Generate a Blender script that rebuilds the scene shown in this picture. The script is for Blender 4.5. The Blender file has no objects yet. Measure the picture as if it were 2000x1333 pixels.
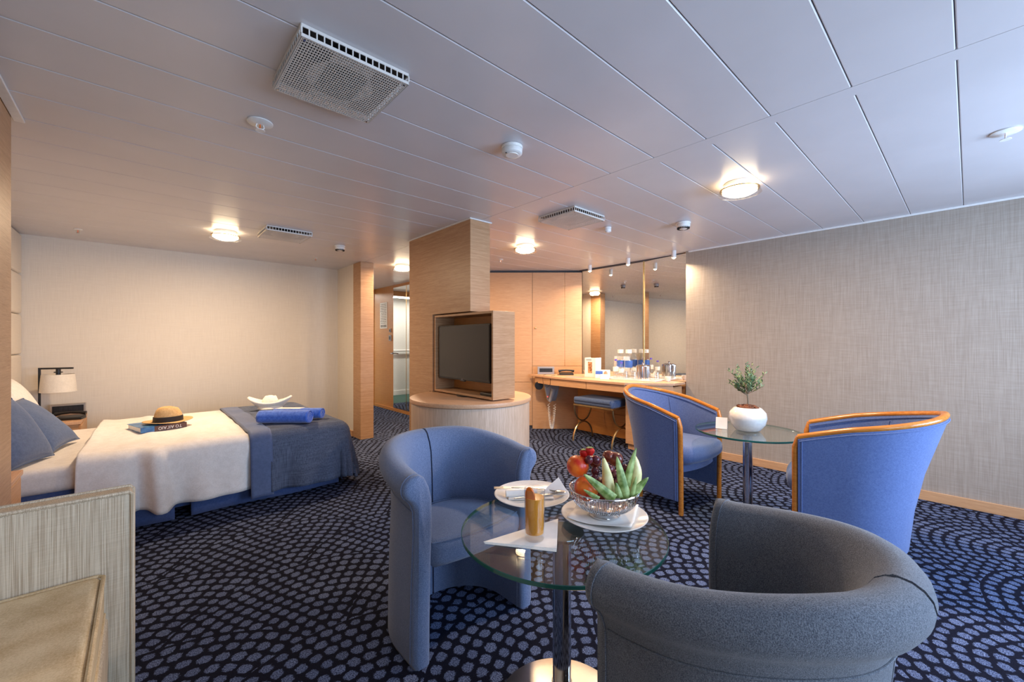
import bpy, bmesh, math, random
from mathutils import Vector, Matrix, noise
random.seed(7)
PI = math.pi
S = bpy.context.scene
COL = S.collection
CZ, CEIL = 1.175, 2.14
CY, SY = math.cos(math.radians(42)), math.sin(math.radians(42))

# ------------------------------------------------------------------ camera, world, daylight, exposure
cd = bpy.data.cameras.new('camera'); cam = bpy.data.objects.new('camera', cd); COL.objects.link(cam)
cd.sensor_width = 36; cd.lens = 805/2000*36; cd.shift_y = 1.5/2000; cd.clip_start = .02
cam.location = (0, 0, CZ); cam.rotation_euler = (PI/2, 0, -math.radians(42))
S.camera = cam
W = bpy.data.worlds.new('world'); S.world = W; W.use_nodes = True
W.node_tree.nodes['Background'].inputs[0].default_value = (.55, .72, 1, 1)
W.node_tree.nodes['Background'].inputs[1].default_value = 1.0
S.view_settings.view_transform = 'Standard'; S.view_settings.look = 'None'
S.view_settings.exposure = 0.45; S.view_settings.gamma = 1; S.view_settings.use_curve_mapping = False
S.cycles.use_denoising = True
S.cycles.max_bounces = 10; S.cycles.transparent_max_bounces = 16

def area(name, loc, rot, sx, sy, power, color, shape='RECTANGLE', spread=PI):
    l = bpy.data.lights.new(name, 'AREA'); l.shape = shape; l.size = sx; l.size_y = sy
    l.energy = power; l.color = color; l.spread = spread
    o = bpy.data.objects.new(name, l); o.location = loc; o.rotation_euler = rot; COL.objects.link(o); return o
# daylight entering through the two windows behind the camera (area lights stand outside the panes)
area('daylight_right', (2.95, -1.62, 1.28), (PI/2, 0, 0), 1.65, 1.35, 120, (.52, .70, 1))
area('daylight_left', (1.0, -1.62, 1.28), (PI/2, 0, 0), 1.5, 1.35, 48, (.62, .77, 1))
WARM = (1, .72, .46)
LAMP_W, SPOT_W = 25, 6.5

# ------------------------------------------------------------------ materials
def lin(r, g, b):
    f = lambda c: (c/255/12.92) if c <= 10 else ((c/255+.055)/1.055)**2.4
    return (f(r), f(g), f(b), 1)
class NT:
    def __init__(s, name):
        s.m = bpy.data.materials.new(name); s.m.use_nodes = True; s.t = s.m.node_tree; s.n = s.t.nodes
        s.p = s.n['Principled BSDF']; s.out = s.n['Material Output']
    def add(s, t, **kw):
        n = s.n.new(t)
        for k, v in kw.items(): setattr(n, k, v)
        return n
    def link(s, a, b): s.t.links.new(a, b)
    def put(s, sock, v):
        if isinstance(v, bpy.types.NodeSocket): s.link(v, sock)
        else: sock.default_value = v
    def math(s, op, a, b=0.0, c=None):
        n = s.add('ShaderNodeMath', operation=op); s.put(n.inputs[0], a); s.put(n.inputs[1], b)
        if c is not None: s.put(n.inputs[2], c)
        return n.outputs[0]
    def mix(s, f, a, b):
        n = s.add('ShaderNodeMix', data_type='RGBA'); s.put(n.inputs[0], f); s.put(n.inputs[6], a); s.put(n.inputs[7], b)
        return n.outputs[2]
    def coord(s, scale=(1, 1, 1), kind='Object'):
        t = s.add('ShaderNodeTexCoord'); m = s.add('ShaderNodeMapping'); m.inputs[3].default_value = scale
        s.link(t.outputs[kind], m.inputs[0]); return m.outputs[0]
    def noise(s, vec, scale, detail=3, rough=.5):
        n = s.add('ShaderNodeTexNoise'); s.link(vec, n.inputs['Vector']); n.inputs['Scale'].default_value = scale
        n.inputs['Detail'].default_value = detail; n.inputs['Roughness'].default_value = rough; return n.outputs[0]
    def ramp(s, v, a, b, lo=0.0, hi=1.0):
        n = s.add('ShaderNodeMapRange'); s.link(v, n.inputs[0]); n.inputs[1].default_value = a; n.inputs[2].default_value = b
        n.inputs[3].default_value = lo; n.inputs[4].default_value = hi; return n.outputs[0]
    def bump(s, h, strength, dist=.002):
        n = s.add('ShaderNodeBump'); n.inputs['Strength'].default_value = strength; n.inputs['Distance'].default_value = dist
        s.link(h, n.inputs['Height']); s.link(n.outputs[0], s.p.inputs['Normal'])
    def col(s, v): s.put(s.p.inputs['Base Color'], v)
    def set(s, **kw):
        for k, v in kw.items(): s.p.inputs[k.replace('_', ' ')].default_value = v
        return s

def plain(name, c, rough=.5, metal=0.0, spec=.5, fine=.0, fs=60):
    t = NT(name); t.set(Roughness=rough, Metallic=metal); t.p.inputs['Specular IOR Level'].default_value = spec
    v = t.coord(); n = t.noise(v, fs, 3)
    d = tuple(x*.93 for x in c[:3])+(1,)
    t.col(t.mix(t.ramp(n, .3, .7), d, c))
    if fine: t.bump(n, fine, .001)
    return t.m

def wood(name, a, b, axis='x', rough=.42, scale=1.0):
    t = NT(name); t.set(Roughness=rough)
    sc = {'x': (2.2, 60, 60), 'y': (60, 2.2, 60), 'z': (60, 60, 2.2)}[axis]
    v = t.coord(tuple(k*scale for k in sc)); v2 = t.coord(tuple(k*scale*3.2 for k in sc))
    n1 = t.noise(v, 1.6, 4, .6); n2 = t.noise(v2, 2.0, 2, .6)
    f = t.math('ADD', t.math('MULTIPLY', n1, .55), t.math('MULTIPLY', n2, .45))
    t.col(t.mix(t.ramp(f, .36, .64), a, b)); t.bump(f, .18, .0012)
    return t.m

def wood_h(name, a, b, rough=.42):   # grain runs horizontally whatever way the panel faces
    t = NT(name); t.set(Roughness=rough)
    v = t.coord((2.5, 2.5, 75)); v2 = t.coord((9, 9, 260))
    n1 = t.noise(v, 1.6, 4, .6); n2 = t.noise(v2, 1.6, 2, .6)
    f = t.math('ADD', t.math('MULTIPLY', n1, .5), t.math('MULTIPLY', n2, .5))
    t.col(t.mix(t.ramp(f, .36, .64), a, b)); t.bump(f, .2, .0012)
    return t.m

def fabric(name, a, b, weave=420, rough=.9, sheen=.25, bump=.35, mott=.5):
    t = NT(name); t.set(Roughness=rough); t.p.inputs['Sheen Weight'].default_value = sheen
    t.p.inputs['Specular IOR Level'].default_value = .2
    v = t.coord(); n = t.noise(v, weave, 2, .7); n2 = t.noise(v, weave*.22, 3, .6); n3 = t.noise(v, 7, 2)
    f = t.math('ADD', t.math('MULTIPLY', n, 1-mott), t.math('MULTIPLY', n2, mott))
    c = t.mix(t.ramp(f, .38, .62), a, b)
    t.col(t.mix(t.ramp(n3, .3, .7, 0, .12), c, tuple(x*.8 for x in a[:3])+(1,))); t.bump(f, bump, .0025)
    return t.m

def linen(name, a, b, dens=130, rough=.85, bump=.2, vert=True, wv=None):
    """cloth or wallpaper with crossed threads"""
    t = NT(name); t.set(Roughness=rough); t.p.inputs['Specular IOR Level'].default_value = .25
    v1 = t.coord((dens, dens, 4)); v2 = t.coord((6, 6, dens))
    n1 = t.noise(v1, 1.3, 2, .6); n2 = t.noise(v2, 1.3, 2, .6)
    wv = wv or (.6 if vert else .4)
    f = t.math('ADD', t.math('MULTIPLY', n1, wv), t.math('MULTIPLY', n2, 1-wv))
    t.col(t.mix(t.ramp(f, .38, .62), a, b)); t.bump(f, bump, .0012)
    return t.m

def thin_glass(name, tint, ior=1.5, refl=1.0):
    t = NT(name); t.n.remove(t.p)
    tr = t.add('ShaderNodeBsdfTransparent'); tr.inputs[0].default_value = tint
    gl = t.add('ShaderNodeBsdfGlossy'); gl.inputs['Roughness'].default_value = .01; gl.inputs[0].default_value = (1, 1, 1, 1)
    lw = t.add('ShaderNodeLayerWeight'); f0 = ((ior-1)/(ior+1))**2
    fr = t.math('MULTIPLY_ADD', t.math('POWER', lw.outputs['Facing'], 5.0), (1-f0)*refl, f0*refl)
    mx = t.add('ShaderNodeMixShader'); t.link(fr, mx.inputs[0])
    t.link(tr.outputs[0], mx.inputs[1]); t.link(gl.outputs[0], mx.inputs[2]); t.link(mx.outputs[0], t.out.inputs[0])
    return t.m

def emit(name, c, s):
    t = NT(name); t.p.inputs['Emission Color'].default_value = c; t.p.inputs['Emission Strength'].default_value = s
    t.p.inputs['Base Color'].default_value = c; return t.m

def carpet(name):
    t = NT(name); t.set(Roughness=.95); t.p.inputs['Specular IOR Level'].default_value = .1
    R = .60; H = R/2; w = .054
    v = t.coord(); sx = t.add('ShaderNodeSeparateXYZ')
    # gentle drift of the lines
    nz = t.add('ShaderNodeTexNoise'); t.link(v, nz.inputs['Vector']); nz.inputs['Scale'].default_value = 2.0
    sub = t.add('ShaderNodeVectorMath', operation='MULTIPLY_ADD'); t.link(nz.outputs['Color'], sub.inputs[0])
    sub.inputs[1].default_value = (.06, .06, 0); t.link(v, sub.inputs[2])
    t.link(sub.outputs[0], sx.inputs[0]); X, Y = sx.outputs[0], sx.outputs[1]
    j0 = t.math('FLOOR', t.math('DIVIDE', Y, H))
    def cand(j):
        off = t.math('MULTIPLY', t.math('FLOORED_MODULO', j, 2.0), R)
        xx = t.math('SUBTRACT', t.math('FLOORED_MODULO', t.math('SUBTRACT', X, off), 2*R), R)
        yy = t.math('SUBTRACT', Y, t.math('MULTIPLY', j, H))
        d = t.math('SQRT', t.math('ADD', t.math('MULTIPLY', xx, xx), t.math('MULTIPLY', yy, yy)))
        return d, t.math('ARCTAN2', xx, yy)
    d1, a1 = cand(t.math('SUBTRACT', j0, 1.0)); d0, a0 = cand(j0)
    use1 = t.math('LESS_THAN', d1, R)
    def sel(a, b): return t.math('ADD', t.math('MULTIPLY', use1, a), t.math('MULTIPLY', t.math('SUBTRACT', 1.0, use1), b))
    d, a = sel(d1, d0), sel(a1, a0)
    ring = t.math('FLOOR', t.math('DIVIDE', d, w)); fr = t.math('SUBTRACT', t.math('FRACT', t.math('DIVIDE', d, w)), .5)
    rm = t.math('ADD', ring, .5)
    al = t.math('ADD', t.math('MULTIPLY', a, t.math('MULTIPLY', rm, .92)), t.math('MULTIPLY', ring, .37))
    fa = t.math('SUBTRACT', t.math('FRACT', al), .5)
    cid = t.add('ShaderNodeCombineXYZ'); t.link(ring, cid.inputs[0]); t.link(t.math('FLOOR', al), cid.inputs[1]); t.link(j0, cid.inputs[2])
    wn = t.add('ShaderNodeTexWhiteNoise', noise_dimensions='3D'); t.link(cid.outputs[0], wn.inputs['Vector'])
    dd = t.math('POWER', t.math('ADD', t.math('POWER', t.math('ABSOLUTE', fr), 2.4), t.math('POWER', t.math('ABSOLUTE', fa), 2.4)), 1/2.4)
    nf = t.noise(v, 230, 2, .7); nm = t.noise(v, 70, 3, .7)
    dd = t.math('ADD', dd, t.math('MULTIPLY', t.math('SUBTRACT', nm, .5), .42))
    dd = t.math('ADD', dd, t.math('MULTIPLY', wn.outputs['Value'], .07))
    mask = t.ramp(dd, .36, .43, 1, 0)
    fleck = t.ramp(nf, .42, .60)
    dot = t.mix(fleck, lin(42, 50, 76), lin(120, 134, 168))
    dot = t.mix(t.math('MULTIPLY', wn.outputs['Value'], .3), dot, lin(52, 62, 92))
    base = t.mix(t.ramp(nf, .3, .7), lin(10, 12, 24), lin(22, 25, 42))
    t.col(t.mix(mask, base, dot)); h = t.math('ADD', t.math('MULTIPLY', mask, .35), nf); t.bump(h, .5, .004)
    return t.m

M = {}
M['carpet'] = carpet('patterned_carpet')
M['green_carpet'] = plain('green_carpet', lin(58, 88, 80), .95, fine=.3, fs=200)
M['ceil'] = plain('painted_ceiling_metal', lin(210, 206, 208), .30, spec=.55, fs=3)
M['gap'] = plain('dark_joint', lin(70, 70, 74), .8)
M['wall_cream'] = linen('cream_wall_textile', lin(214, 204, 190), lin(223, 214, 200), 240, bump=.08)
M['wall_grey'] = linen('grey_wall_textile', lin(150, 137, 124), lin(170, 158, 145), 230, bump=.2)
M['wall_white'] = plain('white_wall', lin(226, 226, 220), .6)
M['wood'] = wood_h('beech_laminate', lin(188, 140, 98), lin(208, 164, 122))
M['wood_col'] = wood_h('column_veneer', lin(166, 122, 82), lin(194, 154, 116))
M['wood_v'] = wood('beech_vertical', lin(186, 158, 134), lin(214, 190, 168), 'z')
M['wood_top'] = wood('beech_top', lin(196, 150, 114), lin(216, 174, 138), 'y')
M['amber'] = wood_h('amber_panel', lin(186, 124, 62), lin(204, 144, 78))
M['rimwood'] = wood('varnished_rim_wood', lin(176, 104, 36), lin(204, 132, 56), 'y', .22, .5)
M['blue'] = fabric('blue_chair_fabric', lin(74, 92, 140), lin(104, 124, 172), 500, mott=.3)
M['tub'] = fabric('blue_grey_chair_fabric', lin(80, 96, 130), lin(122, 138, 170), 520, mott=.12, bump=.5)
M['tub_shaded'] = fabric('shaded_tub_chair_fabric', lin(66, 72, 84), lin(122, 128, 138), 520, mott=.12, bump=.6)  # same tub chair cloth, with the lack of daylight put into its colour
M['sofa'] = linen('striped_beige_upholstery', lin(176, 156, 130), lin(220, 204, 178), 330, bump=.7, wv=.82)
M['sofa2'] = linen('beige_seat_fabric', lin(196, 168, 126), lin(228, 206, 168), 200, bump=.7, vert=False)
M['sheet'] = fabric('white_bed_linen', lin(226, 220, 214), lin(240, 235, 230), 120, sheen=.1, bump=.08)
M['throw'] = linen('slate_blue_throw', lin(62, 70, 88), lin(98, 108, 130), 260, bump=.6)
M['throwband'] = fabric('blue_satin_border', lin(78, 92, 124), lin(90, 104, 138), 200, rough=.6, bump=.05)
M['bedbase'] = fabric('blue_valance', lin(62, 80, 124), lin(74, 92, 138), 300, bump=.1)
M['cushion'] = fabric('steel_blue_cushion', lin(70, 88, 122), lin(88, 106, 140), 300, bump=.2)
M['towel'] = fabric('royal_blue_towel', lin(44, 88, 188), lin(84, 128, 222), 260, bump=.9, sheen=.5)
M['towelw'] = fabric('white_towel', lin(236, 228, 216), lin(248, 242, 232), 260, bump=.5)
M['chrome'] = plain('chrome', (.75, .75, .76, 1), .08, 1)
M['darkchrome'] = plain('dark_chrome', (.30, .30, .33, 1), .12, 1)
M['steel'] = plain('brushed_steel', (.62, .58, .52, 1), .28, 1)
M['brass'] = plain('brass', (.72, .50, .22, 1), .28, 1)
M['brassdark'] = plain('aged_brass', (.36, .26, .13, 1), .35, 1)
M['mirror'] = plain('mirror_silver', (.80, .80, .78, 1), .0, 1)
M['glass'] = thin_glass('table_glass', (.86, .93, .92, 1), 1.45, 1.1)
M['edge'] = NT('glass_green_edge').set(Base_Color=(.02, .11, .09, 1), Roughness=.08).m
M['clear'] = thin_glass('clear_glass', (.93, .95, .96, 1), 1.6, 1.4)
M['white'] = plain('white_plastic', lin(232, 230, 226), .35)
M['ventwhite'] = plain('enamelled_vent', lin(216, 210, 202), .4)
M['porcelain'] = plain('white_porcelain', lin(238, 234, 228), .12)
M['black'] = plain('black_plastic', lin(20, 20, 22), .35)
M['blackmetal'] = plain('black_metal', lin(26, 26, 30), .4)
M['screen'] = plain('dark_screen', lin(26, 26, 28), .22, spec=.6)
M['grey'] = plain('grey_plastic', lin(150, 150, 156), .4)
M['paper'] = plain('white_paper', lin(244, 240, 234), .7, fine=.1, fs=30)
M['shade'] = fabric('lamp_shade_cloth', lin(222, 214, 200), lin(234, 226, 212), 200, bump=.1)
M['diff'] = emit('lamp_diffuser', (1, .80, .52, 1), 11)
M['bulb'] = emit('spot_bulb', (1, .82, .6, 1), 26)
M['strip'] = emit('corridor_tube', (1, .97, .9, 1), 5)
M['red'] = emit('red_led', (1, .05, .03, 1), 2)
M['juice'] = NT('orange_juice').set(Base_Color=lin(255, 168, 50), Roughness=.25).m
M['juice'].node_tree.nodes['Principled BSDF'].inputs['Subsurface Weight'].default_value = .0
M['orange'] = plain('orange_peel', lin(240, 118, 20), .4)
M['straw'] = fabric('straw_weave', lin(196, 156, 104), lin(226, 190, 138), 260, bump=.8, sheen=0)
M['band'] = plain('dark_hat_band', lin(38, 34, 34), .7)
def fruit(name, a, b, sc=8, rough=.35):
    t = NT(name); t.set(Roughness=rough); n = t.noise(t.coord(), sc*3, 3); t.col(t.mix(t.ramp(n, .38, .62), a, b)); return t.m
M['peach'] = fruit('nectarine_skin', lin(206, 44, 18), lin(238, 120, 34))
M['strawb'] = fruit('strawberry_skin', lin(170, 16, 18), lin(206, 40, 30), 30)
M['grape'] = fruit('red_grape_skin', lin(70, 26, 40), lin(118, 54, 58), 14, .2)
M['plum'] = fruit('plum_skin', lin(92, 34, 26), lin(140, 66, 40), 14, .25)
M['banana'] = fruit('pale_banana_skin', lin(222, 212, 140), lin(242, 234, 176), 10, .5)
M['leaf'] = fruit('green_leaf', lin(96, 124, 50), lin(178, 196, 122), 12, .45)
M['olive'] = fruit('olive_leaf', lin(62, 92, 50), lin(128, 150, 104), 20, .5)
M['bark'] = plain('grey_bark', lin(120, 104, 82), .8, fine=.5)
M['pebble'] = plain('brown_clay_pebbles', lin(128, 76, 48), .8)
M['bookblue'] = fruit('book_cover_blue', lin(34, 92, 150), lin(80, 140, 190), 6, .3)
M['bookbrown'] = plain('book_spine_brown', lin(92, 52, 34), .35)
M['labelblue'] = plain('blue_label', lin(60, 100, 180), .4)
M['purple'] = plain('purple_cap', lin(110, 90, 200), .4)
M['photo'] = fruit('food_photo_print', lin(120, 66, 36), lin(226, 170, 120), 30, .4)
M['skin'] = fruit('printed_portrait', lin(206, 120, 90), lin(236, 168, 136), 20, .5)
M['silver'] = plain('polished_silver', (.88, .88, .9, 1), .1, 1)
M['ink'] = plain('grey_ink', lin(90, 86, 84), .7)

# ------------------------------------------------------------------ mesh helpers
class MB:
    def __init__(s): s.v = []; s.f = []; s.mi = []; s.cur = 0
    def F(s, f): s.f.append(tuple(f)); s.mi.append(s.cur)
    def box(s, x0, y0, z0, x1, y1, z1, M4=None):
        b = len(s.v)
        P = [(x0, y0, z0), (x1, y0, z0), (x1, y1, z0), (x0, y1, z0), (x0, y0, z1), (x1, y0, z1), (x1, y1, z1), (x0, y1, z1)]
        if M4: P = [tuple(M4 @ Vector(p)) for p in P]
        s.v += P
        for f in ((0, 3, 2, 1), (4, 5, 6, 7), (0, 1, 5, 4), (1, 2, 6, 5), (2, 3, 7, 6), (3, 0, 4, 7)): s.F([b+i for i in f])
        return s
    def loft(s, rings, closed=True, cap=True, loop=False):
        b = len(s.v); n = len(rings[0]); k = len(rings)
        for r in rings: s.v += [tuple(p) for p in r]
        for i in range(k if loop else k-1):
            i2 = (i+1) % k
            for j in range(n if closed else n-1):
                j2 = (j+1) % n
                s.F((b+i*n+j, b+i*n+j2, b+i2*n+j2, b+i2*n+j))
        if cap and closed and not loop:
            s.F([b+j for j in range(n)][::-1]); s.F([b+(k-1)*n+j for j in range(n)])
        return s
    def lathe(s, prof, c=(0, 0, 0), seg=32, cap=True, M4=None):
        rings = []
        for r, z in prof:
            ring = [Vector((c[0]+r*math.cos(2*PI*i/seg), c[1]+r*math.sin(2*PI*i/seg), c[2]+z)) for i in range(seg)]
            if M4: ring = [M4 @ p for p in ring]
            rings.append(ring)
        return s.loft(rings, True, cap)
    def cyl(s, x, y, z0, z1, r, seg=24, r2=None): return s.lathe([(r, z0), (r if r2 is None else r2, z1)], (x, y, 0), seg)
    def tube(s, pts, r, seg=8, loop=False, flat=1.0, radii=None):
        pts = [Vector(p) for p in pts]; n = len(pts); rings = []; up = None
        for i, p in enumerate(pts):
            a = pts[(i-1) % n] if (loop or i > 0) else p; c = pts[(i+1) % n] if (loop or i < n-1) else p
            t = (c-a).normalized()
            if up is None:
                up = Vector((0, 0, 1)) if abs(t.z) < .9 else Vector((1, 0, 0))
            up = (up - t*up.dot(t))
            up = up.normalized() if up.length > 1e-6 else t.orthogonal().normalized()
            si = t.cross(up).normalized(); rr = radii[i] if radii else r
            rings.append([p + si*(rr*math.cos(2*PI*k/seg)) + up*(rr*flat*math.sin(2*PI*k/seg)) for k in range(seg)])
        return s.loft(rings, True, not loop, loop)
    def sphere(s, c, r, sx=1, sy=1, sz=1, seg=16, rows=10, M4=None):
        prof = [(max(1e-4, r*math.sin(PI*i/rows)), -r*math.cos(PI*i/rows)) for i in range(rows+1)]
        m = Matrix.Translation(c) @ (M4 or Matrix()) @ Matrix.Diagonal((sx, sy, sz, 1))
        return s.lathe(prof, (0, 0, 0), seg, True, m)
    def grid(s, fn, nu, nv):
        b = len(s.v)
        for i in range(nu+1):
            for j in range(nv+1): s.v.append(tuple(fn(i/nu, j/nv)))
        for i in range(nu):
            for j in range(nv): s.F((b+i*(nv+1)+j, b+(i+1)*(nv+1)+j, b+(i+1)*(nv+1)+j+1, b+i*(nv+1)+j+1))
        return s
    def prism(s, poly, z0, z1):
        b = len(s.v); n = len(poly)
        s.v += [(p[0], p[1], z0) for p in poly] + [(p[0], p[1], z1) for p in poly]
        s.F([b+i for i in range(n)][::-1]); s.F([b+n+i for i in range(n)])
        for i in range(n): s.F((b+i, b+(i+1) % n, b+n+(i+1) % n, b+n+i))
        return s

def obj(name, mb, mat, parent=None, loc=None, rotz=0, smooth=True, bevel=0, angle=40, bseg=2, kind=None, solid=0, flip=False):
    me = bpy.data.meshes.new(name); me.from_pydata(mb.v, [], mb.f)
    mats = mat if isinstance(mat, (list, tuple)) else [mat]
    for m in mats: me.materials.append(M[m])
    if len(mats) > 1:
        for p, i in zip(me.polygons, mb.mi): p.material_index = i
    bm = bmesh.new(); bm.from_mesh(me)
    bmesh.ops.remove_doubles(bm, verts=bm.verts, dist=1e-6)
    bmesh.ops.recalc_face_normals(bm, faces=bm.faces)
    if flip: bmesh.ops.reverse_faces(bm, faces=bm.faces)
    if bevel:
        ed = [e for e in bm.edges if len(e.link_faces) == 2 and e.calc_face_angle(0) > math.radians(35)]
        bmesh.ops.bevel(bm, geom=ed, offset=bevel, segments=bseg, profile=.5, affect='EDGES', clamp_overlap=True)
    bm.to_mesh(me); bm.free()
    if bevel and bseg <= 2 and len(mb.v) <= 128: smooth = False
    if smooth:
        for p in me.polygons: p.use_smooth = True
        me.set_sharp_from_angle(angle=math.radians(angle))
    o = bpy.data.objects.new(name, me); COL.objects.link(o)
    if loc: o.location = loc
    o.rotation_euler.z = rotz
    if parent: o.parent = parent
    if kind: o['kind'] = kind
    if bevel and bseg > 2:
        md = o.modifiers.new('normals', 'WEIGHTED_NORMAL'); md.keep_sharp = True
        me.set_sharp_from_angle(angle=math.radians(75))
    if solid:
        md = o.modifiers.new('thick', 'SOLIDIFY'); md.thickness = solid; md.offset = -1
    return o
def thing(name, label, cat, loc=(0, 0, 0), rotz=0, group=None):
    o = bpy.data.objects.new(name, None); o.empty_display_size = .1; COL.objects.link(o); o.location = loc; o.rotation_euler = (0, 0, rotz)
    o['label'] = label; o['category'] = cat
    if group: o['group'] = group
    return o
def tag(o, label, cat, group=None):
    o['label'] = label; o['category'] = cat
    if group: o['group'] = group
    return o
def struct(name, mb, mat, **k): return obj(name, mb, mat, kind='structure', **k)
def dup(root, loc, rotz, label, group=None):
    r = root.copy(); COL.objects.link(r); r.location = loc; r.rotation_euler = (0, 0, rotz); r['label'] = label
    if group: r['group'] = group
    for ch in list(root.children):
        c = ch.copy(); COL.objects.link(c); c.parent = r
        for g in list(ch.children):
            d = g.copy(); COL.objects.link(d); d.parent = c
    return r
def text(name, s, size, mat, M4, parent=None, ext=.0004):
    cu = bpy.data.curves.new(name+'_c', 'FONT'); cu.body = s; cu.size = size; cu.extrude = ext; cu.align_x = 'CENTER'; cu.align_y = 'CENTER'
    o = bpy.data.objects.new(name+'_t', cu); COL.objects.link(o)
    bpy.context.view_layer.update()
    me = bpy.data.meshes.new_from_object(o.evaluated_get(bpy.context.evaluated_depsgraph_get()))
    bpy.data.objects.remove(o); bpy.data.curves.remove(cu)
    me.materials.clear(); me.materials.append(M[mat]); me.transform(M4); me.name = name
    q = bpy.data.objects.new(name, me); COL.objects.link(q); q.parent = parent
    return q
def rot(ax, deg): return Matrix.Rotation(math.radians(deg), 4, ax)
def T(*a): return Matrix.Translation(a)

# ------------------------------------------------------------------ the setting
XL, XR, YB, YF = -1.0, 4.33, 5.67, -1.3
struct('floor', MB().box(-1.3, -1.5, -.05, 4.7, 7.35, 0), 'carpet', smooth=False)
# ceiling: dark carrier with separate metal panels below it
cg = struct('ceiling', MB().box(-1.3, -1.5, CEIL+.012, 4.7, 7.4, CEIL+.06), 'gap', smooth=False)
XJ = 2.0
ys = [.03+.27*k for k in range(-5, 28)]
def panel(x0, y0, x1, y1):
    g = .0012; b = .0032; e0 = .0016 if x0 != XJ+.075 else 0; e1 = .0016 if x1 == XJ else 0
    prof = [(y0+g, CEIL+.011), (y0+g, CEIL+b), (y0+g+b, CEIL), (y1-g-b, CEIL), (y1-g, CEIL+b), (y1-g, CEIL+.011)]
    obj('ceiling_panel', MB().loft([[(x, y, z) for y, z in prof] for x in (x0+e0, x1-e1)]), 'ceil', cg, smooth=False)
for a, b in zip(ys[:-1], ys[1:]):
    if a < YB: panel(-1.25, a, XJ, min(b, 5.72))
    if a < 7.35: panel(XJ+.075, a, 4.65, min(b, 7.38))
obj('ceiling_panel', MB().box(XJ+.0016, ys[0], CEIL, XJ+.075, 7.38, CEIL+.011), 'ceil', cg, smooth=False)
struct('wall_back', MB().box(-1.3, YB, 0, 2.0, YB+.1, CEIL+.01), 'wall_cream', smooth=False)
struct('baseboard_back', MB().box(-.8, YB-.012, 0, 1.95, YB, .07), 'wood', bevel=.002)
struct('wall_right', MB().box(XR, YF, 0, XR+.12, 2.03, CEIL+.005), 'wall_grey', smooth=False)
struct('baseboard_right', MB().box(XR-.014, YF, 0, XR, 2.0, .072), 'wood', bevel=.003)
struct('trim_1', MB().box(XR-.012, YF, CEIL-.014, XR, 2.0, CEIL), 'white', bevel=.002)
struct('wall_left', MB().box(XL-.1, YF, 0, XL, 2.45, CEIL+.01), 'wall_cream', smooth=False)
# wooden partition at the left edge of the picture with a white ceiling moulding around it
struct('wall_partition', MB().box(-1.1, 2.36, 0, -.41, 2.73, CEIL), 'wood_col', bevel=.003)
struct('trim_2', MB().box(-.408, 2.30, CEIL-.012, -.375, 2.76, CEIL-.001), 'white', bevel=.002)
# wall behind the bed head with stacked upholstered pads
struct('wall_bed_head', MB().box(-.95, 2.73, 0, -.84, YB, CEIL+.01), 'wall_cream', smooth=False)
# entrance passage
cw = struct('wall_passage_left', MB().box(1.96, 5.11, 0, 2.11, 7.35, CEIL+.005), 'wall_cream', smooth=False)
struct('wall_pilaster', MB().box(1.955, 4.88, 0, 2.115, 5.11, CEIL-.001), 'wood_col', bevel=.002)
struct('baseboard_passage', MB().box(1.945, 5.12, 0, 1.96, 5.66, .07), 'wood', bevel=.002)
struct('wall_passage_right', MB().box(3.2, 4.55, 0, 3.32, 7.35, CEIL+.005), 'amber', smooth=False)
struct('baseboard_passage_right', MB().box(3.185, 4.6, 0, 3.199, 7.3, .05), 'amber', bevel=.002)
struct('wall_entrance', MB().box(1.9, 7.35, 0, 2.25, 7.45, CEIL+.01).box(3.19, 7.35, 0, 3.5, 7.45, CEIL+.01).box(2.25, 7.35, 2.06, 3.19, 7.45, CEIL+.01), 'amber', smooth=False)
# ship corridor seen in the mirrored doors
struct('floor_corridor', MB().box(.3, 7.35, -.05, 4.2, 8.5, 0), 'green_carpet', smooth=False)
struct('wall_corridor', MB().box(.3, 8.45, 0, 4.2, 8.55, 2.2), 'wall_white', smooth=False)
struct('wall_corridor_end', MB().box(.2, 7.45, 0, .3, 8.5, 2.2).box(4.2, 7.45, 0, 4.3, 8.5, 2.2), 'wall_white', smooth=False)
struct('ceiling_corridor', MB().box(.2, 7.45, 2.15, 4.3, 8.6, 2.2), 'wall_white', smooth=False)
struct('baseboard_corridor', MB().box(.3, 8.435, 0, 4.2, 8.449, .1), 'wall_white', bevel=.002)
hr = thing('handrail', 'white corridor handrail seen in the mirrored passage doors', 'handrail', (2.3, 8.4, .98))
obj('rail', MB().tube([(-1.9, 0, 0), (1.8, 0, 0)], .018, 12), 'white', hr)
for q in (-1.5, -.5, .5, 1.5): obj('bracket', MB().box(q-.01, 0, -.012, q+.01, .049, .012), 'white', hr)
ct = thing('corridor_light', 'long bright tube light on the corridor ceiling beyond the entrance', 'light', (2.2, 7.95, 2.15))
obj('housing', MB().box(-1.6, -.07, -.03, 1.6, .07, -.001), 'white', ct, bevel=.003)
obj('tube', MB().box(-1.55, -.05, -.045, 1.55, .05, -.031), 'strip', ct, bevel=.004)
area('corridor_light_glow', (2.2, 7.95, 2.09), (0, 0, 0), 3, .1, 26, (1, .96, .88))
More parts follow.
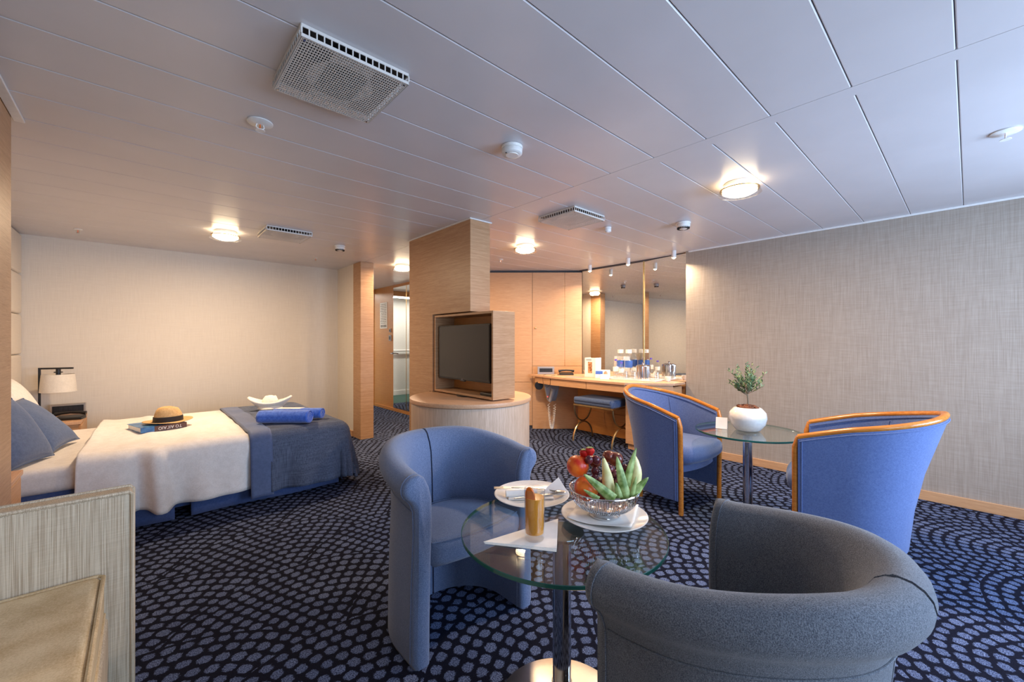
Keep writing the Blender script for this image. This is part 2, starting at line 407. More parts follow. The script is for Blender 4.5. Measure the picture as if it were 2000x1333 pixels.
# window wall behind the camera
ww = MB(); wins = [(.25, 1.75), (2.15, 3.75)]
ww.box(-1.2, YF-.16, 0, 4.5, YF, .6).box(-1.2, YF-.16, 1.96, 4.5, YF, CEIL+.01)
xs = [-1.2, .25, 1.75, 2.15, 3.75, 4.5]
for i in (0, 2, 4): ww.box(xs[i], YF-.16, .6, xs[i+1], YF, 1.96)
struct('wall_front', ww, 'wall_cream', smooth=False)
for i, (a, b) in enumerate(wins):
    f = MB().box(a, YF-.1, .6, b, YF-.05, .64).box(a, YF-.1, 1.92, b, YF-.05, 1.96).box(a, YF-.1, .64, a+.04, YF-.05, 1.92).box(b-.04, YF-.1, .64, b, YF-.05, 1.92)
    w = struct('window_%d' % (i+1), f, 'white', bevel=.003)
    obj('pane', MB().box(a+.04, YF-.078, .64, b-.04, YF-.072, 1.92), 'clear', w, smooth=False)

# bed head pads
hp = thing('headboard', 'cream upholstered wall headboard of stacked pads beside the far nightstand', 'headboard', (-.82, 4.2, 0))
for k in range(6):
    z0 = max(.0, CEIL-.004-.358*(k+1)); z1 = CEIL-.004-.358*k
    obj('pad', MB().box(-.019, -1.46, z0+.002, .03, 1.465, z1-.002), 'sheet' if 0 else 'wall_cream', hp, bevel=.022, bseg=4)

# centre column with notch, drum cabinet, television niche
struct('wall_column', MB().box(1.905, 3.16, .738, 2.10, 3.58, CEIL-.001).box(1.905, 3.212, 0, 2.10, 3.58, .738), 'wood_col', smooth=False)
obj('upper_column', MB().box(1.905, 2.6, 1.414, 2.10, 3.1599, CEIL-.001), 'wood_col', bpy.data.objects['wall_column'], smooth=False)
struct('trim_3', MB().box(1.893, 2.588, CEIL-.009, 2.112, 3.6, CEIL-.0005), 'white', bevel=.001)
dr = thing('drum_cabinet', 'round pale wood drum cabinet carrying the television box', 'cabinet', (2.0, 2.72, 0))
obj('body', MB().cyl(0, 0, .0, .70, .475, 72), 'wood_v', dr)
obj('top', MB().cyl(0, 0, .704, .735, .487, 72), 'wood_top', dr, bevel=.003)
tb = thing('television_box', 'open pale wood box housing the television on the drum cabinet', 'cabinet', (1.912, 2.735, .736))
q, hw, dp = .668, .405, .215
obj('swivel_base', MB().cyl(.11, 0, 0, .009, .13, 32), 'black', tb)
obj('side_panel', MB().box(0, -hw, .01, dp, -hw+.018, q), 'wood_col', tb, bevel=.0015)
obj('side_panel', MB().box(0, hw-.018, .01, dp, hw, q), 'wood_col', tb, bevel=.0015)
obj('top_panel', MB().box(0, -hw+.019, q-.018, dp, hw-.019, q), 'wood_col', tb, bevel=.0015)
obj('bottom_panel', MB().box(0, -hw+.019, .01, dp, hw-.019, .028), 'wood_col', tb, bevel=.0015)
obj('back_panel', MB().box(dp-.02, -hw+.02, .029, dp-.002, hw-.02, q-.019), 'amber', tb, smooth=False)
tv = thing('television', 'flat black television inside the pale wood box', 'television', (1.930, 2.748, .862))
obj('casing', MB().box(.004, -.355, 0, .045, .355, .45), 'black', tv, bevel=.004)
obj('screen', MB().box(.0015, -.345, .016, .005, .345, .440), 'screen', tv, smooth=False)
obj('logo_tab', MB().box(.001, -.03, -.008, .02, .03, .002), 'black', tv, bevel=.002)
obj('wall_mount', MB().box(.045, -.09, .13, .174, .09, .33), 'black', tv, bevel=.003)
text('logo', 'LG', .018, 'grey', T(.0008, 0, .007) @ rot('Z', -90) @ rot('X', 90), tv)
bx = thing('set_top_box', 'small black box lying at the bottom of the television box', 'electronics', (1.985, 2.44, .7645))
obj('body', MB().box(-.045, -.085, 0, .045, .085, .022), 'black', bx, bevel=.005)

# wardrobe wall (diagonal) between column and vanity; local x runs along the front
wa, wb_ = Vector((4.422, 3.50)), Vector((3.20, 4.62))
wd = (wa-wb_); wl = wd.length; ang = math.atan2(wd.y, wd.x)
wr = thing('wardrobe', 'tall beech wardrobe wall beyond the television with a small round knob', 'wardrobe', (wb_.x, wb_.y, 0), ang)
def tx(px):   # distance along the front for a pixel column
    dx, dy = 805*SY+(px-1000)*CY, 805*CY-(px-1000)*SY
    # solve wb + s*w = t*d
    w = wd/wl; det = w.x*(-dy)+dx*w.y
    return (-wb_.x*(-dy)-dx*wb_.y)/det
xa, xb, xc = tx(1040), tx(1103), tx(1125)
obj('carcass', MB().box(0, .02, 0, wl, .3, CEIL-.012), 'gap', wr, smooth=False)
obj('door', MB().box(tx(951)-.12, 0, .632, xa-.003, .02, CEIL-.03), 'wood', wr, bevel=.0015)
obj('door', MB().box(.0, 0, .632, tx(951)-.126, .02, CEIL-.03), 'wood', wr, bevel=.0015)
obj('lower_panel', MB().box(0.0, 0, .045, xa-.003, .02, .628), 'wood', wr, bevel=.0015)
dd_ = obj('door', MB().box(xa+.001, 0, .85, xb-.001, .02, CEIL-.03), 'wood', wr, bevel=.0015)
obj('knob', MB().lathe([(.004, 0), (.004, .012), (.011, .014), (.012, .02), (.009, .026), (.001, .027)], (0, 0, 0), 16, True, T(xa+.04, 0, 1.36) @ rot('X', 90)), 'brass', dd_)
obj('side_strip', MB().box(xb+.001, 0, .85, wl, .02, CEIL-.03), 'wood', wr, bevel=.0015)
obj('back_panel', MB().box(xa+.001, .0, .0, wl, .02, .846), 'wood', wr, bevel=.0015)

# vanity
va = thing('vanity_desk', 'long beech vanity desk with drawers below the wall mirrors', 'desk', (0, 0, 0))
poly = [(3.86, 3.93), (3.77, 3.5), (3.755, 2.9), (3.765, 2.42), (4.09, 2.035), (4.325, 2.035), (4.42, 2.60), (4.425, 3.46)]
obj('tabletop', MB().prism(poly, .72, .745), 'wood_top', va, bevel=.002)
def seg_box(p, qv, z0, z1, th, name, mat='wood', gap=.003):
    p, qv = Vector(p), Vector(qv); d = (qv-p); L = d.length; a = math.atan2(d.y, d.x)
    m = T(p.x, p.y, 0) @ Matrix.Rotation(a, 4, 'Z')
    return obj(name, MB().box(gap, 0, z0, L-gap, th, z1, m), mat, va, bevel=.001)
pts = [(3.885, 3.86), (3.79, 3.50), (3.775, 2.93), (3.785, 2.43)]
for a, b in zip(pts[:-1], pts[1:]): seg_box(a, b, .635, .719, .03, 'drawer')
obj('under_shelf', MB().prism([(3.92, 3.8), (3.83, 3.5), (3.82, 2.42), (4.36, 2.42), (4.36, 3.5)], .70, .719), 'wood', va, smooth=False)
seg_box((3.80, 2.425), (4.10, 2.055), .635, .719, .03, 'drawer')
ped = [(3.955, 2.53), (3.955, 2.36), (4.12, 2.065), (4.31, 2.065), (4.35, 2.53)]
obj('pedestal', MB().prism(ped, .06, .70), 'wood', va, bevel=.002)
obj('plinth', MB().prism([(3.975, 2.51), (3.975, 2.37), (4.13, 2.085), (4.3, 2.085), (4.34, 2.51)], 0, .06), 'wood', va)
obj('back_panel', MB().box(4.36, 2.53, 0, 4.385, 3.52, .70), 'amber', va, smooth=False)
obj('kick_board', MB().box(4.345, 2.54, 0, 4.359, 3.50, .28), 'amber', va, bevel=.002)
# mirrors: two leaves at a slight angle
struct('wall_mirror_side', MB().prism([(4.455, 3.7), (4.455, 2.58), (4.39, 2.02), (4.6, 2.02), (4.6, 3.7)], 0, CEIL+.005), 'wood', smooth=False)
m1 = tag(obj('wall_mirror', MB().box(4.426, 2.584, .746, 4.44, 3.495, 2.128), 'mirror', smooth=False), 'wide left wall mirror leaf beside the wardrobe above the vanity', 'mirror')
m2 = obj('wall_mirror', MB().box(0, 0, .746, .555, .012, 2.128, T(4.426, 2.580, 0) @ Matrix.Rotation(math.atan2(-.56, -.07), 4, 'Z')), 'mirror', smooth=False)
tag(m2, 'narrow right wall mirror leaf next to the grey wall', 'mirror')
struct('trim_4', MB().box(4.333, 2.012, .75, 4.352, 2.028, 2.135), 'white', bevel=.002)
struct('trim_5', MB().box(4.415, 2.578, .75, 4.424, 2.586, 2.135), 'brass', bevel=.001)
struct('trim_6', MB().box(4.40, 2.02, 2.128, 4.45, 3.53, 2.139), 'gap')

# mirrored passage doors and what hangs on the passage wall
for k, (a, b, lb) in enumerate([(6.094, 6.55, 'full height mirror leaf near the entrance in the passage'), (5.35, 6.086, 'full height mirror leaf half hidden behind the central column')]):
    t_ = thing('passage_mirror', lb, 'mirror', (3.185, (a+b)/2, .06))
    obj('mirror_pane', MB().box(.001, a-(a+b)/2, 0, .013, b-(a+b)/2, 2.03), 'mirror', t_, smooth=False)
    obj('edge_strip', MB().box(-.003, a-(a+b)/2-.006, 0, .013, a-(a+b)/2-.0005, 2.03), 'brass', t_)
handle = thing('door_lever', 'small dark lever handle at the edge of the passage mirror', 'handle', (3.17, 6.58, .98))
obj('rosette', MB().lathe([(.02, 0), (.02, .01)], (0, 0, 0), 16, True, T(.029, 0, 0) @ rot('Y', -90)), 'darkchrome', handle)
obj('lever', MB().tube([(.02, 0, 0), (-.02, 0, 0), (-.03, -.02, 0), (-.03, -.11, -.005)], .009, 8), 'darkchrome', handle)
nt = thing('notice', 'white printed safety notice on the amber passage wall', 'notice', (3.197, 6.95, 1.64))
obj('sheet', MB().box(-.003, -.145, -.23, .001, .145, .23), 'paper', nt, smooth=False)
mk = MB(); rr = random.Random(3)
for r_ in range(12):
    z = .19-r_*.03
    y = -.11
    while y < .1:
        w = rr.uniform(.01, .04); mk.box(-.0042, y, z, -.0031, min(y+w, .12), z+.010); y += w+.012
for k in range(4): mk.box(-.0042, -.11+k*.06, -.21, -.0031, -.075+k*.06, -.165)
obj('print', mk, 'ink', nt, smooth=False, kind='stuff')
for z, s_, lb in ((1.37, .022, 'slim grey key card slot above the thermostat'), (1.24, .035, 'square grey thermostat below the key card slot')):
    t_ = thing('wall_control', lb, 'switch', (3.197, 6.68, z))
    obj('plate', MB().box(-.015, -s_*1.2, -s_*1.4, .0015, s_*1.2, s_*1.4), 'grey', t_, bevel=.003)
    obj('button', MB().box(-.019, -s_*.7, -s_*.8, -.0145, s_*.7, s_*.8), 'black', t_, bevel=.002)

# ------------------------------------------------------------------ ceiling fittings
def ceiling_lamp(x, y, label):
    t_ = thing('ceiling_lamp', label, 'lamp', (x, y, CEIL-.001), 0, 'round ceiling lamps')
    obj('mount', MB().cyl(0, 0, -.022, 0, .085, 40), 'white', t_, bevel=.003)
    obj('diffuser', MB().lathe([(.078, -.0225), (.092, -.03), (.094, -.055), (.07, -.068), (.001, -.071)], seg=40), 'diff', t_)
    obj('brass_ring', MB().lathe([(.098, -.038), (.108, -.038), (.108, -.045), (.098, -.045)], seg=48, cap=False).loft([[(r*math.cos(2*PI*i/48), r*math.sin(2*PI*i/48), z) for i in range(48)] for r, z in ((.098, -.045), (.098, -.038))], True, False), 'brass', t_)
    obj('glass_disc', MB().lathe([(.0985, -.062), (.118, -.062), (.118, -.067), (.0985, -.067)], seg=48, cap=False), 'clear', t_)
    area('ceiling_lamp_glow', (x, y, CEIL-.075), (0, 0, 0), .15, .15, LAMP_W, WARM, 'DISK').parent = None
    return t_
ceiling_lamp(.55, 4.35, 'round glowing ceiling lamp above the bed')
ceiling_lamp(2.85, 2.97, 'round glowing ceiling lamp right of the central column')
ceiling_lamp(2.70, .935, 'round glowing ceiling lamp above the plant table')
ceiling_lamp(2.44, 4.77, 'round glowing ceiling lamp in the passage left of the central column')

def vent(x0, y0, s, label, h=.04, first=True):
    t_ = thing('ceiling_vent', label, 'vent', (x0+s/2, y0+s/2, CEIL-.001), 0, 'perforated ceiling vents')
    a = s/2
    obj('backing', MB().box(-a+.004, -a+.004, -.006, a-.004, a-.004, -.0005), 'black', t_, smooth=False)
    obj('baffle', MB().prism([(r_*math.cos(2*PI*i/24)*(1.0), r_*math.sin(2*PI*i/24)) for i in range(24) for r_ in (a*.62,)], -h+.014, -h+.018).box(-a*.40, -a*.80, -h+.014, a*.40, a*.80, -h+.018), 'ventwhite', t_, smooth=False)
    rim = MB(); n = 16
    for sgn in (-1, 1):
        for axis in (0, 1):
            for z0, z1 in ((-.010, 0), (-h, -h+.010)):
                if axis == 0: rim.box(-a, sgn*a-.0015, z0, a, sgn*a+.0015, z1)
                else: rim.box(sgn*a-.0015, -a, z0, sgn*a+.0015, a, z1)
            for k in range(n+1):
                c = -a+k*s/n; w = .004 if 0 < k < n else .006
                if axis == 0: rim.box(c-w/2, sgn*a-.0015, -h+.01, c+w/2, sgn*a+.0015, -.01)
                else: rim.box(sgn*a-.0015, c-w/2, -h+.01, sgn*a+.0015, c+w/2, -.01)
    obj('rim', rim, 'ventwhite', t_, smooth=False)
    g = MB(); nx = 42; ny = 26
    for k in range(nx+1):
        c = -a+k*s/nx; w = .0030 if 0 < k < nx else .01
        g.box(max(-a, c-w/2), -a, -h, min(a, c+w/2), a, -h+.0012)
    for k in range(ny+1):
        c = -a+k*s/ny; w = .0042 if 0 < k < ny else .012
        g.box(-a, max(-a, c-w/2), -h+.0002, a, min(a, c+w/2), -h+.0011)
    obj('grille', g, 'ventwhite', t_, smooth=False, kind='stuff')
    for sx in (-1, 1):
        for sy in (-1, 1): obj('screw', MB().cyl(sx*(a-.012), sy*(a-.012), -h-.002, -h, .004, 10), 'darkchrome', t_)
vent(.36, 1.35, .355, 'large square perforated ceiling vent nearest the camera')
vent(2.28, 1.87, .355, 'square perforated ceiling vent between the column and the plant table lamp')
vent(.77, 3.87, .35, 'flat square ceiling vent above the bed beside the round lamp')

def detector(x, y, r, label, ribs=True, mat='white'):
    t_ = thing('smoke_detector', label, 'smoke detector', (x, y, CEIL-.001))
    obj('base', MB().cyl(0, 0, -.014, 0, r, 32), mat, t_, bevel=.002)
    obj('housing', MB().lathe([(r*.92, -.0145), (r*.95, -.03), (r*.8, -.042), (r*.5, -.052), (.001, -.053)] if ribs else [(r*.93, -.0145), (r*.98, -.018), (r*.96, -.036), (r*.86, -.041), (r*.6, -.042), (r*.58, -.045), (.001, -.045)], seg=32), mat, t_)
    if ribs:
        g = MB()
        for k in range(22):
            g.box(r*.55, -.002, -.049, r*.87, .002, -.036, Matrix.Rotation(2*PI*k/22, 4, 'Z') @ T(0, 0, -.003))
        obj('sensor_vents', g, 'black', t_, smooth=False, kind='stuff')
    else:
        obj('indicator', MB().cyl(-r*.75, 0, -.044, -.0415, .004, 8), 'black', t_)
detector(1.361, 1.511, .052, 'plain white round smoke detector on the middle of the ceiling', False)
detector(1.484, 4.227, .05, 'smoke detector on the ceiling near the foot of the bed')
detector(3.26, 1.55, .055, 'ribbed smoke detector on the ceiling near the grey wall')
detector(2.92, 2.04, .03, 'small round sensor beside the vent right of the column', False)
detector(2.75, 3.95, .04, 'small dark sensor in the passage ceiling beside the column', True, 'grey')
def sprinkler(x, y, r, label, big=False):
    t_ = thing('sprinkler', label, 'sprinkler', (x, y, CEIL-.001))
    obj('rose', MB().lathe([(r, 0), (r, -.004), (r*.75, -.009), (.001, -.01)], seg=28), 'white', t_)
    b = .012 if big else .008
    for s_ in (-1, 1): obj('arm', MB().tube([(s_*b, 0, -.009), (s_*b*1.3, 0, -.022), (s_*.003, 0, -.034)], .0025, 6), 'white' if big else 'steel', t_)
    obj('glass_bulb', MB().tube([(0, 0, -.0095), (0, 0, -.032)], .0025, 8), 'peach', t_)
    obj('deflector', MB().lathe([(b*1.6, -.0345), (b*1.6, -.037), (.001, -.037)], seg=12), 'white' if big else 'steel', t_)
sprinkler(.389, 2.085, .05, 'white sprinkler rose on the ceiling below the nearest vent', True)
sprinkler(-.40, 5.10, .028, 'tiny sprinkler on the ceiling above the bedside lamp')
sprinkler(1.49, 5.02, .02, 'tiny sprinkler on the ceiling near the pilaster by the bed')
sprinkler(3.13, 3.67, .028, 'tiny sprinkler on the ceiling above the wardrobe doors')
sprinkler(2.95, -.11, .05, 'white sprinkler rose at the right edge of the ceiling', True)
sprinkler(2.62, 6.15, .028, 'small sprinkler on the passage ceiling near the entrance')

for k, (x, y, lb) in enumerate([(4.20, 3.20, 'small white cylinder spotlight nearest the wardrobe'), (4.18, 2.64, 'small white cylinder spotlight in the middle of the mirror row'), (4.19, 2.095, 'small white cylinder spotlight nearest the grey wall')]):
    t_ = thing('spotlight', lb, 'spotlight', (x, y, CEIL-.001), 0, 'spotlights over the vanity')
    obj('can', MB().lathe([(.024, 0), (.024, -.075), (.02, -.075), (.02, -.062), (.001, -.062)], seg=24), 'white', t_)
    obj('bulb', MB().sphere((0, 0, -.069), .017, seg=12, rows=8), 'bulb', t_)
    area('spotlight_glow', (x, y, CEIL-.090), (0, 0, 0), .03, .03, SPOT_W, (1, .78, .55), 'DISK', math.radians(150))

# ------------------------------------------------------------------ chairs
def upath(s, w, L, B):
    g = 1 if s >= 0 else -1; s = abs(s)
    k = .80 if L < .15 else .62
    if s < k:
        f = s/k*PI/2; return Vector((g*w*math.sin(f)**.96 if f > 0 else 0, L+(B-L)*math.cos(f)**.97 if f < PI/2 else L))
    return Vector((g*w, L*(1-(s-k)/(1-k))))
def sm(x): x = max(0, min(1, x)); return x*x*(3-2*x)
def section(s, prof, base, top, ztop, pw):
    out = []
    e = .012
    for n, z in prof:
        f = max(0, z/ztop)**pw
        def C(ss): return upath(ss, *base).lerp(upath(ss, *top), f)
        a, b = C(max(-1, s-e)), C(min(1, s+e)); tan = (b-a)
        nr = Vector((-tan.y, tan.x)).normalized(); c = C(s)
        out.append(Vector((c.x+nr.x*n, c.y+nr.y*n, z)))
    return out
def half_shell(mb, sg, prof_fn, base, top, ztop, pw, s0=.004, n=26, round_front=.014, round_back=.0):
    rings = []
    for i in range(n+1):
        s = s0+(1-s0)*i/n
        rings.append(section(sg*s, prof_fn(s), base, top, ztop, pw))
    if sg < 0: pass
    def inset(ring, f, dv):
        c = sum(ring, Vector())/len(ring); return [c+(p-c)*f+dv for p in ring]
    cen = lambda ring: sum(ring, Vector())/len(ring)
    def shrink(ring, m, dv):   # move every vertex inward by about m, keep height
        c = cen(ring); out = []
        for p in ring:
            d = Vector((c.x-p.x, c.y-p.y, 0)); dl = d.length; out.append(p+d*(min(m, dl)/max(dl, 1e-5))+dv)
        return out
    last = rings[-1]
    if round_front:
        r = round_front
        rings[-1] = last
        rings += [shrink(last, r*(1-math.cos(math.radians(a))), Vector((0, -r*math.sin(math.radians(a))*.8, 0))) for a in (20, 40, 60, 78)]
    if round_back:
        r = round_back; f = rings[0]; dx = Vector((-sg*r*.0, 0, 0))
        rings = [shrink(f, r, dx)] + rings
    mb.loft(rings, True, True)
def dshape(w, y0, L, B, n=14):
    P = [(-w, y0), (-w, L)]
    for i in range(1, n): f = PI*i/n; P.append((-w*math.cos(f), L+(B-L)*math.sin(f)))
    P += [(w, L), (w, y0)]
    for i in range(1, 8): k = -1+2*i/8; P.append((-k*w, y0-.035*(1-k*k)))
    return P
def pad(mb, outline, z0, z1, r, dome=.0):
    c = Vector((sum(p[0] for p in outline)/len(outline), sum(p[1] for p in outline)/len(outline)))
    rings = []
    def ring(m, z):
        out = []
        for p in outline:
            d = c-Vector(p); k = min(m, d.length)/d.length; out.append((p[0]+d.x*k, p[1]+d.y*k, z))
        return out
    for a in (90, 60, 30, 0): rings.append(ring(r*(1-math.cos(math.radians(a))), z0+r*(1-math.sin(math.radians(a)))))
    for a in (0, 25, 50, 75, 90): rings.append(ring(r*(1-math.cos(math.radians(a))), z1-r*(1-math.sin(math.radians(a)))))
    rings.append(ring(r+.07, z1+dome*.7)); rings.append(ring(r+.14, z1+dome))
    mb.loft(rings, True, True)

ZT = .756
def tub_prof(s):
    zt = .756-.059*sm((s-.25)/.75)
    r = .048; cn, cz = .034, zt-r
    P = [(.030, .0), (.036, .02), (.036, .15), (.034, .32), (.030, zt-.22), (.034, zt-.135), (.046, zt-.105)]
    for a in (-62, -40, -18, 5, 28, 50, 72, 94, 116, 138): P.append((cn+r*math.cos(math.radians(a)), cz+r*math.sin(math.radians(a))))
    P += [(-.022, zt-.055), (-.034, zt-.10), (-.038, zt-.2), (-.036, .36), (-.034, .15), (-.034, .0)]
    return P
def tub_chair(loc, rz, label, mat):
    t_ = thing('tub_armchair', label, 'armchair', loc, rz)
    base, top = (.260, .12, .375), (.248, .09, .40)
    for sg in (-1, 1):
        mb = MB(); half_shell(mb, sg, tub_prof, base, top, ZT, 1.6, s0=.007, round_front=.026, round_back=.008)
        o = obj('shell_half', mb, mat, t_, angle=75)
        # piping seams round the front edge of the arm and under the roll
        seam = MB(); sec = section(sg*.985, [(n+(.0015 if n > 0 else -.0015), z) for n, z in tub_prof(1)], base, top, ZT, 1.6)
        seam.tube(sec[1:], .0022, 6); obj('piping', seam, mat, o)
        s2 = MB(); s2.tube([section(sg*(.02+.95*i/24), [(.0365, tub_prof(.02+.95*i/24)[5][1])], base, top, ZT, 1.6)[0] for i in range(25)], .0022, 6)
        obj('piping', s2, mat, o)
    mb = MB(); pad(mb, dshape(.219, -.01, .10, .335), .33, .435, .035, .012)
    st = obj('seat', mb, mat, t_, angle=75)
    obj('piping', MB().tube([(x*1.0, y, .428) for x, y in [(p[0]*.965, p[1]*.97+.006) for p in dshape(.219, -.01, .10, .335)]], .0028, 6, True), mat, st)
    for x in (-.262, .262):
        obj('glide', MB().cyl(x, .02, -.0, .004, .012, 12), 'steel', t_)
    return t_
tub_chair((1.014, 1.334, 0), 0, 'blue grey tub armchair with split back facing the camera across the breakfast table', 'tub')
tub_chair((1.027, .515, 0), 3.085, 'tub armchair greyed by shade in the near right corner seen from behind', 'tub_shaded')

def rim_h(s): return .80-.155*(abs(s)**1.25)
def club_prof(s):
    zt = rim_h(s)
    return [(.016, .09), (.018, .10), (.018, .3), (.018, .5), (.018, zt-.03), (.018, zt), (-.018, zt), (-.022, zt-.03), (-.024, .5), (-.024, .3), (-.02, .09)]
def club_chair(loc, rz, label):
    t_ = thing('wood_rimmed_armchair', label, 'armchair', loc, rz)
    base, top = (.262, .20, .43), (.282, .24, .58)
    mb = MB(); rings = [section(-1+2*i/56, club_prof(abs(-1+2*i/56)), base, top, .80, 1.9) for i in range(57)]
    mb.loft(rings, True, True); obj('shell', mb, 'blue', t_, angle=60)
    pts_ = [section(s, [(-.002, rim_h(s)+.010)], base, top, .80, 1.9)[0] for s in [-1+2*i/64 for i in range(65)]]
    # the rim turns down at each front end and runs on as a leg
    def down(sg):
        out = []
        for k in range(1, 13):
            z = rim_h(1)+.004-(rim_h(1)+.004)*k/12
            p = section(sg*1.0, [(-.002, max(z, 0))], base, top, .80, 1.9)[0]
            out.append(Vector((p.x, p.y-.014, max(z, .0))))
        return out
    obj('wooden_rim', MB().tube(pts_, .0175, 12, flat=.85), 'rimwood', t_, angle=60)
    for sg in (-1, 1):
        d = [pts_[0 if sg < 0 else -1]+Vector((0, .004, 0))] + down(sg)
        obj('leg', MB().tube(d, .0165, 10), 'rimwood', t_)
        p = section(sg*.30, [(0, .09)], base, top, .80, 1.9)[0]
        obj('rear_leg', MB().cyl(p.x, p.y-.01, 0, .092, .014, 12), 'rimwood', t_)
    for off in (.0215, -.026):
        pp = [section(s, [(off, rim_h(s)-.012)], base, top, .80, 1.9)[0] for s in [-.99+1.98*i/60 for i in range(61)]]
        obj('piping', MB().tube(pp, .0032, 6), 'blue', t_)
    for sg in (-1, 1):
        obj('seam', MB().tube([section(sg*.97, [(.0195, z)], base, top, .80, 1.9)[0] for z in [.095+.05*k for k in range(12)]], .003, 6), 'blue', t_)
        obj('seam', MB().tube([section(sg*.42, [(-.0245, z)], base, top, .80, 1.9)[0] for z in [.42+.03*k for k in range(11)]], .0015, 6), 'blue', t_)
    mb = MB(); pad(mb, dshape(.236, -.05, .19, .43), .33, .455, .05, .016)
    obj('seat', mb, 'blue', t_, angle=75)
    obj('seat_rail', MB().prism(dshape(.234, .02, .19, .40), .27, .335), 'blue', t_, bevel=.004)
    return t_
club_chair((2.98, 1.30, 0), math.radians(-5), 'blue armchair with wooden rim in front of the vanity, left of the plant table')
club_chair((2.94, .66, 0), math.radians(187), 'blue armchair with wooden rim seen from behind, right of the plant table')

# ------------------------------------------------------------------ glass tables
def glass_table(loc, label):
    t_ = thing('glass_table', label, 'table', loc)
    mb = MB(); n = 96; r = .318; z0, z1 = .575, .587
    P = [(r*math.cos(2*PI*i/n), r*math.sin(2*PI*i/n)) for i in range(n)]; Q = [(p[0]*(1-.0015/r), p[1]*(1-.0015/r)) for p in P]
    mb.v += [(x, y, z0) for x, y in Q]+[(x, y, z0+.0015) for x, y in P]+[(x, y, z1-.0015) for x, y in P]+[(x, y, z1) for x, y in Q]
    mb.F(range(n)); mb.F(range(3*n, 4*n)); mb.cur = 1
    for k in range(3):
        for i in range(n): mb.F((k*n+i, k*n+(i+1) % n, (k+1)*n+(i+1) % n, (k+1)*n+i))
    obj('glass_top', mb, ['glass', 'edge'], t_, smooth=False)
    obj('hub', MB().cyl(0, 0, .563, .5745, .07, 40), 'darkchrome', t_, bevel=.002)
    obj('pole', MB().cyl(0, 0, .02, .562, .029, 40), 'chrome', t_)
    obj('collar', MB().cyl(0, 0, .022, .10, .032, 40), 'steel', t_, bevel=.002)
    obj('base', MB().lathe([(.205, 0), (.21, .004), (.208, .010), (.16, .018), (.06, .024), (.033, .028), (.001, .028)], seg=64), 'steel', t_)
    return t_
T1, T2 = (.994, .867), (2.99, .985)
glass_table((T1[0], T1[1], 0), 'round glass pedestal table laid for breakfast in the foreground')
glass_table((T2[0], T2[1], 0), 'round glass pedestal table with the potted olive by the grey wall')
TZ = .588

def plate(x, y, label):
    t_ = tag(obj('plate', MB().lathe([(.001, .004), (.045, .004), (.05, 0), (.085, .001), (.139, .014), (.141, .0165), (.138, .018), (.088, .006), (.05, .006), (.001, .006)], seg=64), 'porcelain', loc=(x, y, TZ+.0005)), label, 'plate', 'white plates on the breakfast table')
plate(1.095, 1.105, 'white plate with folded napkin and cutlery at the far edge of the table')
plate(1.146, .815, 'white plate under the fruit bowl')

# napkin with juice glass
def napkin(poly, z, label, h=.004, layers=3):
    t_ = thing('napkin', label, 'napkin', (poly[0][0], poly[0][1], z))
    for k in range(layers):
        o_ = k*.0016
        P = [(p[0]-poly[0][0]+(.004*k if i else 0), p[1]-poly[0][1]+.003*k) for i, p in enumerate(poly)]
        obj('fold', MB().prism(P, o_, o_+.0014), 'paper', t_, smooth=False)
napkin([(.741, .941), (.861, .771), (1.012, .90)], TZ+.0003, 'white triangular napkin under the orange juice glass')
gl = thing('juice_glass', 'tall glass of orange juice with orange slice on a napkin', 'glass', (.866, .862, TZ+.0056))
obj('tumbler', MB().lathe([(.001, .0), (.028, .0), (.0295, .004), (.031, .148), (.0302, .1485), (.0287, .148), (.0278, .018), (.001, .016)], seg=40), 'clear', gl)
obj('juice', MB().lathe([(.001, .0165), (.0270, .0185), (.0282, .122), (.001, .123)], seg=40), 'juice', gl)
sl = MB(); sl.lathe([(.001, -.003), (.027, -.003), (.030, 0), (.027, .003), (.001, .003)], seg=28)
m4 = T(-.020, -.002, .128) @ rot('Z', 20) @ rot('Y', 82) @ Matrix.Diagonal((1, .55, 1, 1)); sl.v = [tuple(m4 @ Vector(p)) for p in sl.v]
obj('orange_slice', sl, 'orange', gl)

# cutlery and napkins on the first plate
px, py, pz = 1.095, 1.105, TZ+.008
nb = thing('napkin', 'white folded napkin standing on the plate behind the cutlery', 'napkin', (px, py, pz))
obj('fold', MB().prism([(-.10, .02), (.03, -.085), (.07, -.04), (-.05, .075)], 0, .006), 'paper', nb, bevel=.002)
obj('flap', MB().prism([(0, 0), (.12, 0), (.09, .075)], 0, .003), 'paper', nb).matrix_local = T(-.0, -.03, .006) @ rot('Z', -38) @ rot('X', 38)
obj('roll', MB().tube([(-.09, .045, .015), (.01, -.015, .015)], .013, 10), 'paper', nb)
def flat_blade(mb, pts, z, th):
    mb.prism(pts, z, z+th)
fk = thing('fork', 'steel fork lying on the napkin of the empty plate', 'fork', (px-.045, py+.035, pz+.031), math.radians(-38))
obj('handle', MB().tube([(-.02, 0, 0), (.04, 0, -.004), (.10, 0, -.012)], .003, 8, flat=.5, radii=[.0045, .0028, .0025]), 'steel', fk)
hd = MB().prism([(-.022, -.006), (-.022, .006), (-.04, .011), (-.05, .011), (-.05, -.011), (-.04, -.011)], -.001, .001); obj('head', hd, 'steel', fk)
for k in range(4): obj('tine', MB().box(-.085, -.011+k*.0067, -.0008, -.05, -.0085+k*.0067, .0008), 'steel', fk)
kn = thing('knife', 'steel table knife resting on the right rim of the empty plate', 'knife', (px+.035, py-.06, pz+.012), math.radians(-22))
obj('blade', MB().prism([(-.07, -.004), (.02, -.006), (.05, -.002), (.055, .005), (-.07, .005)], 0, .0016), 'steel', kn)
